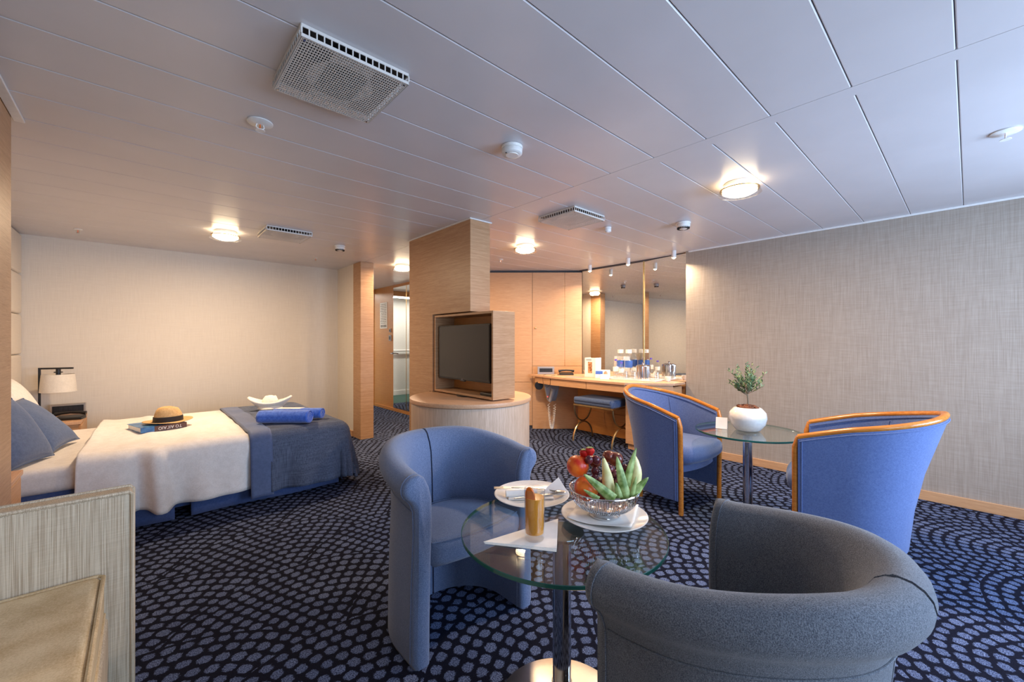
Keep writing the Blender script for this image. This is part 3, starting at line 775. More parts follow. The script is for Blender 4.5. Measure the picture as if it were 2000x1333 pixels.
obj('handle', MB().tube([(-.07, 0, .001), (-.12, 0, .001), (-.14, 0, .001)], .005, 8, flat=.5), 'steel', kn)
sp = thing('spoon', 'steel spoon crossing the knife at the plate rim', 'spoon', (px+.045, py-.04, pz+.020), math.radians(-62))
obj('bowl', MB().sphere((.05, 0, 0), .016, 1.35, 1, .25), 'steel', sp)
obj('handle', MB().tube([(.03, 0, 0), (-.02, 0, .002), (-.07, 0, .0)], .0028, 8, flat=.6), 'steel', sp)

# ------------------------------------------------------------------ fruit bowl
BX, BY = 1.146, .815; BZ = TZ+.009
nk = thing('napkin', 'white crumpled napkin between the plate and the wire bowl', 'napkin', (BX, BY, BZ))
def nfn(u, v):
    x, y = (u-.5)*.2, (v-.5)*.2; a = math.radians(25)
    r = math.hypot(x, y); z = .002+.016*max(0, r-.07)/.07+.003*math.sin(11*u+6*v)*min(1, r/.07)
    return (x*math.cos(a)-y*math.sin(a), x*math.sin(a)+y*math.cos(a), max(z, .0015) if r > .055 else .0015)
obj('sheet', MB().grid(nfn, 20, 20), 'paper', nk, solid=.001)
BZ += .003
bw = thing('fruit_bowl', 'chrome wire fruit bowl heaped with fruit on the breakfast table', 'bowl', (BX, BY, BZ))
obj('foot', MB().lathe([(.046, 0), (.052, .001), (.053, .005), (.044, .009), (.040, .014), (.044, .018), (.001, .019)], seg=48), 'chrome', bw)
def ringtube(r, z, rad, seg=64): return MB().tube([(r*math.cos(2*PI*i/seg), r*math.sin(2*PI*i/seg), z) for i in range(seg)], rad, 8, True)
obj('rim', ringtube(.113, .088, .0028), 'chrome', bw)
obj('lower_ring', ringtube(.060, .026, .0022), 'chrome', bw)
obj('dish', MB().lathe([(.001, .0195), (.04, .0195), (.062, .026), (.076, .036), (.075, .037), (.061, .0275), (.04, .021), (.001, .021)], seg=48), 'chrome', bw)
def bprof(t): return (.06+.053*math.sin(t*PI/2), .026+.062*(1-math.cos(t*PI/2)))
nw = 44
for k in range(nw):
    a = 2*PI*k/nw; dA = PI/nw*.45; P = []
    for t in [i/6 for i in range(7)]: r, z = bprof(t); P.append((r*math.cos(a-dA), r*math.sin(a-dA), z-.004*t))
    P.append(((.1145)*math.cos(a), .1145*math.sin(a), .0865))
    for t in [1-i/6 for i in range(7)]: r, z = bprof(t); P.append((r*math.cos(a+dA), r*math.sin(a+dA), z-.004*t))
    obj('wire', MB().tube(P, .0011, 5), 'chrome', bw)
# axes of the picture at the bowl: camera right and away
RV, FV = Vector((CY, -SY, 0)), Vector((SY, CY, 0))
def bp(r, f, z): return Vector((BX, BY, BZ))+RV*r+FV*f+Vector((0, 0, z))
def blob(name, p, r, mat, label, cat, grp, sx=1, sz=1, dimple=True, stem=False):
    t_ = thing(name, label, cat, p, random.uniform(0, 6), grp)
    mb = MB(); rows, seg = 12, 20; prof = []
    for i in range(rows+1):
        a = PI*i/rows; rr = r*math.sin(a); z = -r*math.cos(a)*sz
        if dimple and i > rows-3: z -= r*.12*(i-rows+3)/3
        prof.append((max(rr, 1e-4), z))
    mb.lathe(prof, seg=seg); obj('flesh', mb, mat, t_)
    if stem: obj('stalk', MB().tube([(0, 0, r*.7*sz), (.002, 0, r*1.15*sz)], .0012, 6), 'bark', t_)
    return t_
blob('nectarine', bp(-.062, -.02, .094), .040, 'peach', 'red orange nectarine at the left rim of the fruit bowl, lower one', 'nectarine', 'nectarines in the bowl', stem=True)
blob('nectarine', bp(-.080, .045, .148), .038, 'peach', 'red orange nectarine at the left of the fruit bowl, upper one', 'nectarine', 'nectarines in the bowl', stem=True)
blob('apple', bp(.0, .03, .075), .037, 'plum', 'dark red apple deep in the middle of the fruit bowl', 'apple', None, stem=True)
blob('plum', bp(.052, .055, .168), .026, 'plum', 'brownish plum at the top right of the fruit heap', 'plum', 'plums in the bowl')
blob('plum', bp(.030, .06, .176), .022, 'plum', 'brownish plum behind the tall green leaf', 'plum', 'plums in the bowl')
blob('plum', bp(-.020, .055, .160), .022, 'plum', 'brownish plum left of the upright banana', 'plum', 'plums in the bowl')
for i, (r_, f_, z_) in enumerate([(-.030, .0, .118), (-.026, .016, .138), (.020, .005, .148), (.036, .0, .134), (.052, .015, .142), (.066, .005, .130), (.022, .015, .128), (.040, -.014, .112), (.060, -.018, .108), (-.046, .02, .176), (-.02, .03, .172), (.074, .018, .146), (.052, .0, .122)]):
    blob('grape', bp(r_, f_, z_), .0135, 'grape', 'dark red grape between the nectarines and the upright banana' if r_ < 0 else 'dark red grape between the upright banana and the right banana', 'grape', 'grapes left of the upright banana' if r_ < 0 else 'grapes right of the upright banana', sz=1.12, dimple=False)
for i, (r_, f_, z_, lb) in enumerate([(-.038, .050, .196, 'strawberry highest on the fruit heap'), (-.056, .055, .188, 'strawberry beside the topmost one, more to the left')]):
    t_ = thing('strawberry', lb, 'strawberry', bp(r_, f_, z_), 0, 'strawberries in the bowl')
    obj('flesh', MB().lathe([(.001, -.020), (.009, -.014), (.016, -.002), (.0165, .006), (.011, .012), (.001, .013)], seg=16), 'strawb', t_)
    cal = MB()
    for k in range(6):
        a = 2*PI*k/6; c_, s_ = math.cos(a), math.sin(a)
        cal.prism([(0, 0), (.006*c_-.003*s_, .006*s_+.003*c_), (.014*c_, .014*s_), (.006*c_+.003*s_, .006*s_-.003*c_)], .0135, .0145)
    obj('calyx', cal, 'leaf', t_)
def banana(p0, p1, bend, label, r=.0185):
    t_ = thing('banana', label, 'banana', p0, 0, 'pale bananas standing in the bowl')
    d = Vector(p1)-Vector(p0); n = 12; P = []; R_ = []
    for i in range(n+1):
        u = i/n; P.append(d*u+Vector(bend)*math.sin(PI*u)); R_.append(r*(.55+.45*math.sin(PI*min(1, u*1.1+.12)**1.0)) if u < .9 else r*(.42-(u-.9)*2.2))
    obj('peel', MB().tube(P, r, 6, radii=R_), 'banana', t_, angle=80)
    obj('tip', MB().tube([P[-1], P[-1]+d.normalized()*.006], .0035, 6), 'bark', t_)
banana(bp(.012, -.035, .06), bp(-.008, -.028, .195), RV*.003, 'pale banana standing upright in the middle of the fruit bowl', .0205)
banana(bp(.086, .0, .075), bp(.102, .01, .196), RV*.014, 'pale banana leaning at the right rim of the fruit bowl', .0205)
def leaf(p0, p1, w, curl, label, fold=.35):
    t_ = thing('leaf', label, 'leaf', p0, 0, 'green pineapple leaves in the bowl')
    d = Vector(p1)-Vector(p0); dn = d.normalized(); side = dn.cross(FV).normalized(); back = side.cross(dn)
    n = 14
    def fn(u, v):
        ww = w*(.85*(1-u)**.65*(1+.5*u)+.0) if u < 1 else 0
        s_ = (v-.5)*2
        return d*u+side*(s_*ww)+back*(abs(s_)*ww*fold)+Vector(curl)*(u*u)
    obj('blade', MB().grid(fn, n, 6), 'leaf', t_, solid=.0015, angle=80)
leaf(bp(.016, -.074, .076), bp(-.082, -.078, .160), .020, (0, 0, 0), 'long green leaf leaning left over the bowl rim')
leaf(bp(.056, -.068, .076), bp(.030, -.050, .208), .021, (0, 0, 0), 'tallest green leaf standing upright in the middle of the bowl')
leaf(bp(.070, -.020, .10), bp(.100, .0, .222), .016, RV*.008, 'dark green leaf rising behind the right banana')
leaf(bp(.082, -.058, .082), bp(.122, -.05, .140), .018, RV*.010, 'short broad green leaf at the right rim of the bowl')
leaf(bp(.074, -.066, .080), bp(.092, -.055, .146), .010, (0, 0, 0), 'narrow green leaf between the tall leaf and the right banana')
leaf(bp(.034, -.070, .080), bp(.024, -.062, .128), .014, (0, 0, 0), 'short cut green leaf below the left banana')
leaf(bp(-.034, -.080, .080), bp(-.082, -.076, .110), .010, (0, 0, 0), 'small green leaf in front of the lower nectarine')

# ------------------------------------------------------------------ potted olive on the second table
po = thing('potted_olive', 'small olive tree in a round white pot on the glass table', 'plant', (T2[0], T2[1], TZ+.0005))
obj('pot', MB().lathe([(.001, 0), (.062, 0), (.075, .006), (.103, .045), (.112, .085), (.106, .12), (.082, .148), (.070, .153), (.064, .15), (.068, .142), (.001, .138)], seg=56), 'porcelain', po)
rg = random.Random(11); pb = MB()
for k in range(150):
    a = rg.uniform(0, 2*PI); r_ = .066*math.sqrt(rg.random()); pb.sphere((r_*math.cos(a), r_*math.sin(a), .152+.012*(1-r_/.066)+rg.uniform(0, .005)), rg.uniform(.005, .008), seg=6, rows=4)
obj('clay_pebbles', pb, 'pebble', po, kind='stuff')
tr = obj('trunk', MB().tube([(0, 0, .14), (.003, 0, .19), (-.002, .002, .235), (.001, 0, .27)], .005, 8, radii=[.006, .0045, .004, .0035]), 'bark', po)
br = MB(); lf = MB(); tips = []
for k in range(34):
    z0 = .225+.05*rg.random(); a = rg.uniform(0, 2*PI); e = math.radians(rg.uniform(12, 82)); L_ = rg.uniform(.085, .155)*(1.0 if e < 1 else 1.15)
    d = Vector((math.cos(a)*math.cos(e), math.sin(a)*math.cos(e), math.sin(e)))
    P = [Vector((0, 0, z0))+d*L_*u+Vector((0, 0, .02*u*u)) for u in (0, .3, .65, 1)]
    br.tube(P, .0015, 5, radii=[.002, .0015, .0012, .0006])
    for j in range(17):
        u = .25+.75*j/16; p = P[0].lerp(P[3], u)+Vector((0, 0, 0)); b_ = rg.uniform(0, 2*PI)
        o_ = Vector((math.cos(b_), math.sin(b_), rg.uniform(.1, .9))).normalized(); o_ = (o_+d*.7).normalized()
        ll, ww = rg.uniform(.019, .031), rg.uniform(.0034, .0055); s_ = o_.cross(Vector((rg.uniform(-1, 1), rg.uniform(-1, 1), rg.uniform(-1, 1)))).normalized()
        b0 = len(lf.v); up_ = o_.cross(s_)*.0006
        lf.v += [tuple(p), tuple(p+o_*ll*.45+s_*ww), tuple(p+o_*ll), tuple(p+o_*ll*.45-s_*ww), tuple(p+o_*ll*.45+up_*3)]
        for f in ((0, 1, 4), (1, 2, 4), (2, 3, 4), (3, 0, 4)): lf.F([b0+i for i in f])
obj('branches', br, 'bark', po, kind='stuff'); obj('foliage', lf, 'olive', po, kind='stuff', smooth=False)
cdp = thing('table_card', 'small white tent card leaning beside the white plant pot', 'card', (T2[0]-.065, T2[1]+.140, TZ+.001), math.radians(-75))
obj('card_front', MB().box(-.035, 0, 0, .035, .0015, .075, T(0, -.02, 0) @ rot('X', -14)), 'paper', cdp)
obj('card_back', MB().box(-.035, 0, 0, .035, .0015, .075, T(0, .02, 0) @ rot('X', 14)), 'paper', cdp)

# ------------------------------------------------------------------ bed
bx0, bx1, by0, by1 = -.78, 1.28, 3.50, 4.98
bd = thing('bed', 'wide bed with white sheet and blue valance beside the cream wall', 'bed', (0, 0, 0))
obj('base', MB().box(bx0, by0+.06, .06, bx1-.06, by1-.06, .30), 'bedbase', bd, bevel=.01)
obj('mattress', MB().box(bx0, by0+.01, .301, bx1-.02, by1-.01, .45), 'sheet', bd, bevel=.05, bseg=5)
def valance(x0, x1, y, lean):
    def fn(u, v):
        x = x0+(x1-x0)*u; return (x, y-lean*(1-v)*(1+.25*math.sin(x*9)), .012+.30*v)
    return MB().grid(fn, 40, 6)
obj('valance', valance(-.77, .165, by0+.045, .05), 'bedbase', bd, solid=.004)
obj('valance', valance(.25, 1.22, by0+.045, .05), 'bedbase', bd, solid=.004)
def vend(u, v): return (bx1-.05+.04*(1-v), by0+.06+(by1-by0-.1)*u, .012+.3*v)
obj('valance', MB().grid(vend, 20, 6), 'bedbase', bd, solid=.004)
def drape(a, b, R, x1, y0, y1, ztop, flare, wav, seed, foot=True):
    """cloth point (a, b) laid over the bed box and hanging down its sides"""
    da = max(0, a-(x1-R)) if foot else 0
    dn = max(0, (y0+R)-b); df = max(0, b-(y1-R))
    db = dn if dn > df else df; sg = -1 if dn > df else 1
    L_ = max(da, db)
    cx, cy = min(a, x1-R) if foot else a, min(max(b, y0+R), y1-R)
    if L_ <= 0:
        n_ = noise.noise(Vector((a*3.2+seed, b*3.2, 0)))*.012+noise.noise(Vector((a*9, b*5+seed, 3)))*.007
        return Vector((cx, cy, ztop+n_))
    h = math.hypot(da, db); dx, dy = da/h, sg*db/h
    q_ = R*PI/2
    if L_ < q_: out = R*math.sin(L_/R); z = ztop-R*(1-math.cos(L_/R)); fl = 0
    else: out = R+flare*(L_-q_); z = ztop-R-(L_-q_); fl = (L_-q_)
    s_ = (a if db > da else b)+(math.atan2(dy, dx)*.25)
    out += wav*fl*(math.sin(s_*14+seed)+.6*math.sin(s_*31+seed*2))*1.4+noise.noise(Vector((a*4+seed, b*4, z*3)))*.012*min(1, fl*8)
    top_n = noise.noise(Vector((a*3.2+seed, b*3.2, 0)))*.010*max(0, 1-L_/q_)
    return Vector((cx+dx*out, cy+dy*out, z+top_n))
# duvet
def duvet(u, v):
    x = -.26+.92*u; Lh = .365
    b = (by0-.0-Lh)+(by1-by0+2*Lh-.1)*v
    near = max(0, .3-v)/.3
    x += .06*(v-.5)*(1-u)
    p = drape(x, b, .07, 9, by0-.035, by1+.02, -.055+.535, .07, .060, 2.1, False)
    # a gathered fold running down the near side
    g = math.exp(-((x-.05-.05*near)/.035)**2); g2 = math.exp(-((x+.02)/.05)**2)
    if near > 0: p.y -= (.060*g)*near*1.4; p.y += .045*g2*near
    p.z += .012*math.exp(-((u)/.06)**2)+.008*g
    if near > .1: p.z -= .03*g*near
    return p
tag(obj('duvet', MB().grid(duvet, 110, 90), 'sheet', solid=.022, angle=80, flip=True), 'white duvet draped across the middle of the bed', 'duvet')
def throwf(u, v):
    a = .70+.005+(bx1+.44-.70)*u; Lh = .405
    b = (by0-.03-Lh)+(by1-by0+.04+2*Lh)*v
    return drape(a, b, .10, bx1+.03, by0-.05, by1+.03, .507, .13, .05, 5.3)
th = thing('bed_throw', 'slate blue throw draped over the foot end of the bed', 'blanket', (0, 0, 0))
obj('cloth', MB().grid(throwf, 80, 110), 'throw', th, solid=.014, angle=80, flip=True)
def bandf(u, v):
    a = .58+.14*u; Lh = .435
    b = (by0-.03-Lh)+(by1-by0+.04+2*Lh)*v
    p = drape(a, b, .10, 9, by0-.056, by1+.034, .512, .10, .03, 5.3, False); p.z += .003*math.sin(PI*u); return p
obj('border', MB().grid(bandf, 8, 110), 'throwband', th, solid=.012, angle=80, flip=True)
def cushion(name, w, h, t, loc, rx, ry, rz, mat, label, cat='cushion', grp=None, piping=True):
    t_ = thing(name, label, cat, loc, 0, grp)
    m = Matrix.Rotation(math.radians(rz), 4, 'Z') @ Matrix.Rotation(math.radians(ry), 4, 'Y') @ Matrix.Rotation(math.radians(rx), 4, 'X')
    def side(sg):
        def fn(u, v):
            a, b = u*2-1, v*2-1
            k = max(0, (1-abs(a)**2.6)*(1-abs(b)**2.6))**.55
            pin = 1-.07*(1-a*a)*(abs(b)**3); pin2 = 1-.07*(1-b*b)*(abs(a)**3)
            return m @ Vector((a*w/2*pin2, b*h/2*pin, sg*t/2*k*(1+.08*noise.noise(Vector((a*2+loc[0], b*2, sg))))))
        return fn
    obj('cover', MB().grid(side(1), 24, 24).grid(side(-1), 24, 24), mat, t_, angle=80)
    if piping:
        P = []
        for k in range(64):
            q_ = k/64*4; e = int(q_); f = (q_-e)*2-1
            a, b = [(f, -1), (1, f), (-f, 1), (-1, -f)][e]
            P.append(m @ Vector((a*w/2*(1-.07*(1-b*b)*(abs(a)**3)), b*h/2*(1-.07*(1-a*a)*(abs(b)**3)), 0)))
        obj('piping', MB().tube(P, .003, 6, True), mat, t_)
    return t_
cushion('cushion', .42, .42, .15, (-.57, 3.70, .645), 0, 62, -20, 'cushion', 'steel blue cushion standing at the near side of the bed head')
cushion('cushion', .42, .42, .12, (-.51, 4.13, .63), 0, 48, -12, 'cushion', 'steel blue cushion leaning back toward the far side of the bed head')
cushion('pillow', .46, .70, .15, (-.65, 4.56, .69), 0, 66, 0, 'sheet', 'white pillow standing against the headboard behind the blue cushions', 'pillow', None, False)

# far nightstand with lamp, phone, radio
ns = thing('nightstand', 'beech nightstand in the far corner with lamp and telephone', 'nightstand', (-.57, 5.36, 0))
obj('body', MB().box(-.18, -.27, .02, .175, .27, .47), 'wood', ns, bevel=.002)
obj('top', MB().box(-.185, -.285, .471, .19, .29, .495), 'wood_top', ns, bevel=.002)
obj('drawer', MB().box(.176, -.26, .25, .19, .26, .46), 'wood', ns, bevel=.002)
obj('plinth', MB().box(-.17, -.26, 0, .16, .26, .02), 'wood', ns)
ns2 = thing('nightstand', 'beech nightstand half hidden behind the sofa arm and partition', 'nightstand', (-.66, 3.06, 0))
obj('body', MB().box(-.11, -.30, .02, .175, .30, .47), 'wood', ns2, bevel=.002)
obj('top', MB().box(-.115, -.315, .471, .195, .31, .495), 'wood_top', ns2, bevel=.002)
obj('drawer', MB().box(.176, -.29, .25, .19, .29, .46), 'wood', ns2, bevel=.002)
obj('plinth', MB().box(-.11, -.29, 0, .16, .29, .02), 'wood', ns2)
la = thing('table_lamp', 'black angular table lamp with white shade on the far nightstand', 'lamp', (-.66, 5.45, .496))
obj('base', MB().box(-.05, -.06, 0, .09, .06, .012), 'blackmetal', la, bevel=.002)
obj('post', MB().box(-.008, -.008, .012, .008, .008, .435), 'blackmetal', la, bevel=.001)
obj('arm', MB().box(-.008, -.008, .4355, .008, .008, .45, rot('Z', 0)).box(.008, -.008, .4355, .215, .008, .45, rot('Z', -14)), 'blackmetal', la, bevel=.001)
lx, ly = .118*math.cos(math.radians(-14)), .118*math.sin(math.radians(-14))
obj('socket', MB().cyl(lx, ly, .385, .435, .016, 16).cyl(lx, ly, .405, .413, .028, 16), 'blackmetal', la)
obj('shade', MB().lathe([(.116, .235), (.104, .39), (.102, .39), (.114, .235)], (lx, ly, 0), 48, False).loft([[(lx+.0+r*math.cos(2*PI*i/48), ly+r*math.sin(2*PI*i/48), z) for i in range(48)] for r, z in ((.114, .235), (.116, .235))], True, False), 'shade', la)
rd = thing('bedside_panel', 'silver framed black bedside control panel behind the telephone', 'control panel', (-.50, 5.60, .496))
obj('frame', MB().box(-.115, -.02, 0, .115, .02, .105), 'steel', rd, bevel=.003)
obj('grille', MB().box(-.10, -.023, .02, .10, -.0195, .088), 'black', rd, bevel=.001)
for k in range(6): obj('key', MB().box(-.09+.031*k, -.0255, .04, -.065+.031*k, -.023, .075), 'blackmetal', rd)
def phone(loc, rz, label):
    t_ = thing('telephone', label, 'telephone', loc, rz)
    obj('body', MB().loft([[(-.09, -.05, 0), (.09, -.05, 0), (.09, .05, 0), (-.09, .05, 0)], [(-.088, -.05, .02), (.088, -.05, .02), (.088, .05, .035), (-.088, .05, .035)]]), 'black', t_, bevel=.006)
    obj('handset', MB().tube([(-.10, .01, .048), (-.06, .01, .056), (0, .01, .060), (.06, .01, .056), (.10, .01, .048)], .013, 10, radii=[.018, .012, .010, .012, .018]), 'black', t_)
    obj('cord', MB().tube([(-.09, .0, .01), (-.12, -.03, .004), (-.11, -.07, .004), (-.06, -.075, .004)], .0025, 6), 'black', t_)
phone((-.46, 5.26, .496), math.radians(-15), 'black telephone on the far nightstand')

# book and hat
hb = thing('book', 'thick hardcover book with brown spine lying on the duvet under the hat', 'book', (.10, 4.20, .506), math.radians(16))
obj('pages', MB().box(-.133, -.112, .003, .135, .158, .035), 'paper', hb, smooth=False)
obj('cover', MB().box(-.14, -.12, .035, .14, .165, .038), 'bookblue', hb, bevel=.001)
obj('cover', MB().box(-.14, -.12, 0, .14, .165, .003), 'bookblue', hb, bevel=.001)
sp_ = obj('spine', MB().box(-.06, -.123, 0, .14, -.1125, .038), 'bookbrown', hb, bevel=.001)
obj('spine_end', MB().box(-.14, -.123, 0, -.0605, -.1125, .038), 'bookblue', hb, bevel=.001)
text('title', 'ΤΟ ΑΙΓΑΙΟ', .030, 'paper', T(.035, -.1235, .019) @ rot('X', 90) @ rot('Z', 180), hb)
ht = thing('straw_hat', 'tan straw fedora with black band resting on the book', 'hat', (.16, 4.22, .545), math.radians(20))
def brim(u, v):
    a = 2*PI*u; r = .085+.065*v; up_ = .012*(v**2)*abs(math.cos(a))
    return (r*1.05*math.cos(a), r*.95*math.sin(a), up_-.0+.004)
obj('brim', MB().grid(brim, 56, 6), 'straw', ht, solid=.004, angle=80)
rings = []
for z, r in ((.0, .088), (.03, .087), (.06, .081), (.09, .073), (.108, .062), (.115, .045), (.112, .025), (.108, .006)):
    rg_ = []
    for i in range(48):
        a = 2*PI*i/48; zz = z; rr = r
        if z > .08:
            zz -= .018*math.exp(-(math.sin(a)/.35)**2)*(1 if r < .05 else .4)
            rr *= 1-.2*math.exp(-((a-.6)/.35)**2)-.2*math.exp(-((a-2*PI+.6)/.35)**2)
        rg_.append((rr*1.05*math.cos(a), rr*.93*math.sin(a), zz+.004))
    rings.append(rg_)
obj('crown', MB().loft(rings, True, True), 'straw', ht, angle=80)
obj('band', MB().loft([[(r*1.05*math.cos(2*PI*i/48), r*.93*math.sin(2*PI*i/48), z) for i in range(48)] for r, z in ((.0895, .006), (.0915, .008), (.0890, .046), (.0850, .048))], True, False), 'band', ht)

# rolled towels and the folded towel boat
def roll(p, ang_, L_, r, label):
    t_ = thing('rolled_towel', label, 'towel', p, ang_, 'royal blue rolled towels')
    def fn(u, v):
        a = PI/2+2*PI*v; rr = r*(1+.03*noise.noise(Vector((u*6, math.cos(a)*2, math.sin(a)*2+p[0]*9))))*(1-.05*abs(2*u-1)**8)
        return ((u-.5)*L_, rr*1.12*math.cos(a), rr*math.sin(a)*.95)
    obj('outer_wrap', MB().grid(fn, 24, 40), 'towel', t_, solid=.006, angle=80)
    sp2 = MB(); P = []
    for k in range(90):
        a = 2*PI*k/30; rr = .005+(r*.90-.006)*k/90
        P.append((rr*1.08*math.cos(a), rr*.95*math.sin(a)))
    ring_a = []
    for (y, z), (y2, z2) in zip(P[:-1], P[1:]):
        pass
    def spir(u, v):
        k = u*89; i = min(88, int(k)); y, z = P[i][0]+(P[i+1][0]-P[i][0])*(k-i), P[i][1]+(P[i+1][1]-P[i][1])*(k-i)
        return ((v-.5)*(L_-.012*(1-u)), y, z)
    obj('inner_spiral', MB().grid(spir, 89, 1), 'towel', t_, solid=.010, angle=80)
    return t_
tz = .524
roll((.86, 3.68, tz+.050), math.atan2(-.27, .31), .40, .054, 'royal blue rolled towel nearer the bed edge with a white card on top')
roll((.99, 3.79, tz+.048), math.atan2(-.27, .31), .40, .046, 'royal blue rolled towel behind the other one')
cd2 = thing('card', 'cream greeting card lying on the blue rolled towels', 'card', (.91, 3.74, tz+.104), math.atan2(-.27, .31))
obj('leaf', MB().box(-.10, -.05, .0, .10, .05, .0015, rot('X', -3)), 'paper', cd2)
obj('print', MB().box(-.05, -.03, .0016, .02, -.02, .0022, rot('X', -3)), 'ink', cd2)
tw = thing('towel_hat', 'white towel folded into a hat shape on the slate throw', 'towel', (.92, 4.48, .532), math.radians(-22))
def boat(u, v):
    a = 2*PI*u; r = .06+.105*v
    e = abs(math.cos(a)); z = .006+.055*v**1.4+.055*(v**1.7)*(e**2.2)
    return (r*1.15*math.cos(a), r*.60*math.sin(a), z)
obj('brim', MB().grid(boat, 48, 10), 'towelw', tw, solid=.016, angle=80)
obj('underside', MB().lathe([(.001, -.008), (.085, -.006), (.105, .012), (.09, .034), (.001, .036)], seg=32), 'towelw', tw)
obj('crown', MB().sphere((0, 0, .066), .070, 1.0, .8, .95, seg=28, rows=16), 'towelw', tw)
for k in (-1, 1): obj('fold', MB().tube([(.05*math.cos(t_)*1.0, .042*math.sin(t_)+k*.004, .10+.02*math.sin(t_*2*k)) for t_ in [i*.35 for i in range(9)]], .006, 6), 'towelw', tw)

# ------------------------------------------------------------------ sofa in the left foreground
so = thing('sofa', 'beige woven sofa with flat arm in the left foreground', 'sofa', (0, 0, 0))
obj('arm', MB().box(-.93, 1.80, .03, -.020, 1.875, .695), 'sofa', so, bevel=.012, bseg=3)
obj('piping', MB().tube([(-.93, 1.800, .694), (-.026, 1.800, .694), (-.020, 1.800, .686), (-.020, 1.80, .04)], .006, 8), 'sofa', so)
obj('piping', MB().tube([(-.93, 1.875, .694), (-.026, 1.875, .694), (-.020, 1.875, .686), (-.020, 1.875, .04)], .006, 8), 'sofa', so)
obj('base', MB().box(-.93, -.1, .05, -.075, 1.795, .325), 'sofa', so, bevel=.015, bseg=3)
sc = MB().box(-.80, .30, .33, -.083, 1.79, .462)
o = obj('seat_cushion', sc, 'sofa2', so, bevel=.03, bseg=4)
obj('piping', MB().tube([(-.80, 1.787, .455), (-.097, 1.787, .455), (-.085, 1.775, .455), (-.085, .32, .455)], .0055, 8), 'sofa2', o)
obj('piping', MB().tube([(-.80, 1.787, .338), (-.097, 1.787, .338), (-.085, 1.775, .338), (-.085, .32, .338)], .0055, 8), 'sofa2', o)
obj('backrest', MB().box(-.97, -.1, .05, -.81, 1.795, .80), 'sofa', so, bevel=.03, bseg=3)
for y in (0, 1.7): obj('foot', MB().cyl(-.15, y, 0, .05, .02, 12), 'black', so)

# ------------------------------------------------------------------ stool under the vanity
stl = thing('vanity_stool', 'low brass vanity stool with blue cushioned seat on crossed arched legs', 'stool', (4.0, 2.88, 0))
obj('seat', MB().box(-.185, -.275, .437, .185, .275, .525), 'cushion', stl, bevel=.032, bseg=5)
for s_ in (-1, 1):
    obj('roll', MB().tube([(s_*-.0-.17, -.25, .50), (-.17, .25, .50)], .028, 12), 'cushion', stl) if s_ < 0 else None
    obj('seat_rail', MB().box(s_*.175-.006, -.272, .420, s_*.175+.006, .272, .4365), 'brass', stl, bevel=.002)
    obj('end_rail', MB().box(-.168, s_*.266-.006, .420, .168, s_*.266+.006, .4365), 'brass', stl, bevel=.002)
    y = s_*.27
    up_ = [(.165*math.cos(PI+PI*i/20), y, .415+.195*math.sin(PI+PI*i/20)) for i in range(21)]
    lo = [(.185*math.cos(PI-PI*i/20), y, .0+.21*math.sin(PI-PI*i/20)) for i in range(21)]
    obj('upper_arch', MB().tube(up_, .009, 8), 'brassdark', stl)
    obj('lower_arch', MB().tube(lo, .010, 8), 'brass', stl)

# hair dryer holder
m = T(4.01, 3.74, 0)
hdp = thing('hair_dryer', 'grey wall hair dryer with red light and coiled cord below the vanity', 'hair dryer', (4.03, 3.70, .50), math.radians(-42.5))
obj('holder', MB().loft([[(-.055, -.07, -.10), (.055, -.07, -.10), (.055, .05, -.10), (-.055, .05, -.10)], [(-.09, -.10, .06), (.09, -.10, .06), (.09, .05, .06), (-.09, .05, .06)], [(-.10, -.10, .13), (.10, -.10, .13), (.10, .05, .13), (-.10, .05, .13)]]), 'grey', hdp, bevel=.012, bseg=3)
obj('nozzle', MB().tube([(.02, -.115, .06), (.0, -.12, -.02), (-.03, -.11, -.10)], .028, 12, radii=[.035, .028, .02]), 'grey', hdp)
obj('indicator', MB().sphere((-.055, -.095, -.04), .006, seg=8, rows=6), 'red', hdp)
P = []
for i in range(420):
    u = i/420; z = -.12-.33*math.sin(PI*u)**.7; x = -.04+.075*u+.0
    a = i*.72; P.append((x+.015*math.cos(a), -.10+.015*math.sin(a), z if u < 1 else -.12))
obj('coiled_cord', MB().tube(P, .0028, 5), 'white', hdp)

# things on the vanity
VZ = .746
def vp(px, py, z=VZ):
    """point on the horizontal plane z seen at a pixel of the 2000 px frame, as a place in the room"""
    d = (CZ-z)*805/(py-668); r = (px-1000)/805*d; return Vector((SY*d+CY*r, CY*d-SY*r, z))
kp = thing('desk_panel', 'silver control panel with dark keys on the left end of the vanity', 'control panel', (3.97, 3.74, VZ), math.radians(-42.5))
obj('frame', MB().box(-.11, -.0, 0, .11, .04, .10), 'grey', kp, bevel=.003)
obj('keys_plate', MB().box(-.085, -.003, .03, .085, .0, .078), 'black', kp)
for k in range(5): obj('key', MB().box(-.08+.033*k, -.006, .036, -.053+.033*k, -.003, .072), 'blackmetal', kp)
phone((4.10, 3.50, VZ), math.radians(-42), 'black telephone on the left end of the vanity')
cb = thing('power_cord', 'thin black cord hanging over the front edge of the vanity', 'cord', (0, 0, 0))
obj('cord', MB().tube([(3.95, 3.72, .75), (3.86, 3.66, .749), (3.812, 3.64, .748), (3.80, 3.64, .70), (3.792, 3.61, .62), (3.79, 3.55, .60), (3.788, 3.50, .64), (3.785, 3.49, .70), (3.80, 3.49, .748), (3.88, 3.50, .749)], .0022, 6), 'black', cb)
sk = thing('socket_disc', 'round dark disc under the left end of the vanity', 'fitting', (3.90, 3.80, .60), math.radians(-42.5))
obj('disc', MB().lathe([(.055, -.03), (.055, .03)], seg=24, M4=rot('X', 90)), 'black', sk, bevel=.004)
wbx = thing('welcome_box', 'white upright card box with a food picture on the vanity', 'box', (4.05, 3.08, VZ), math.radians(-84))
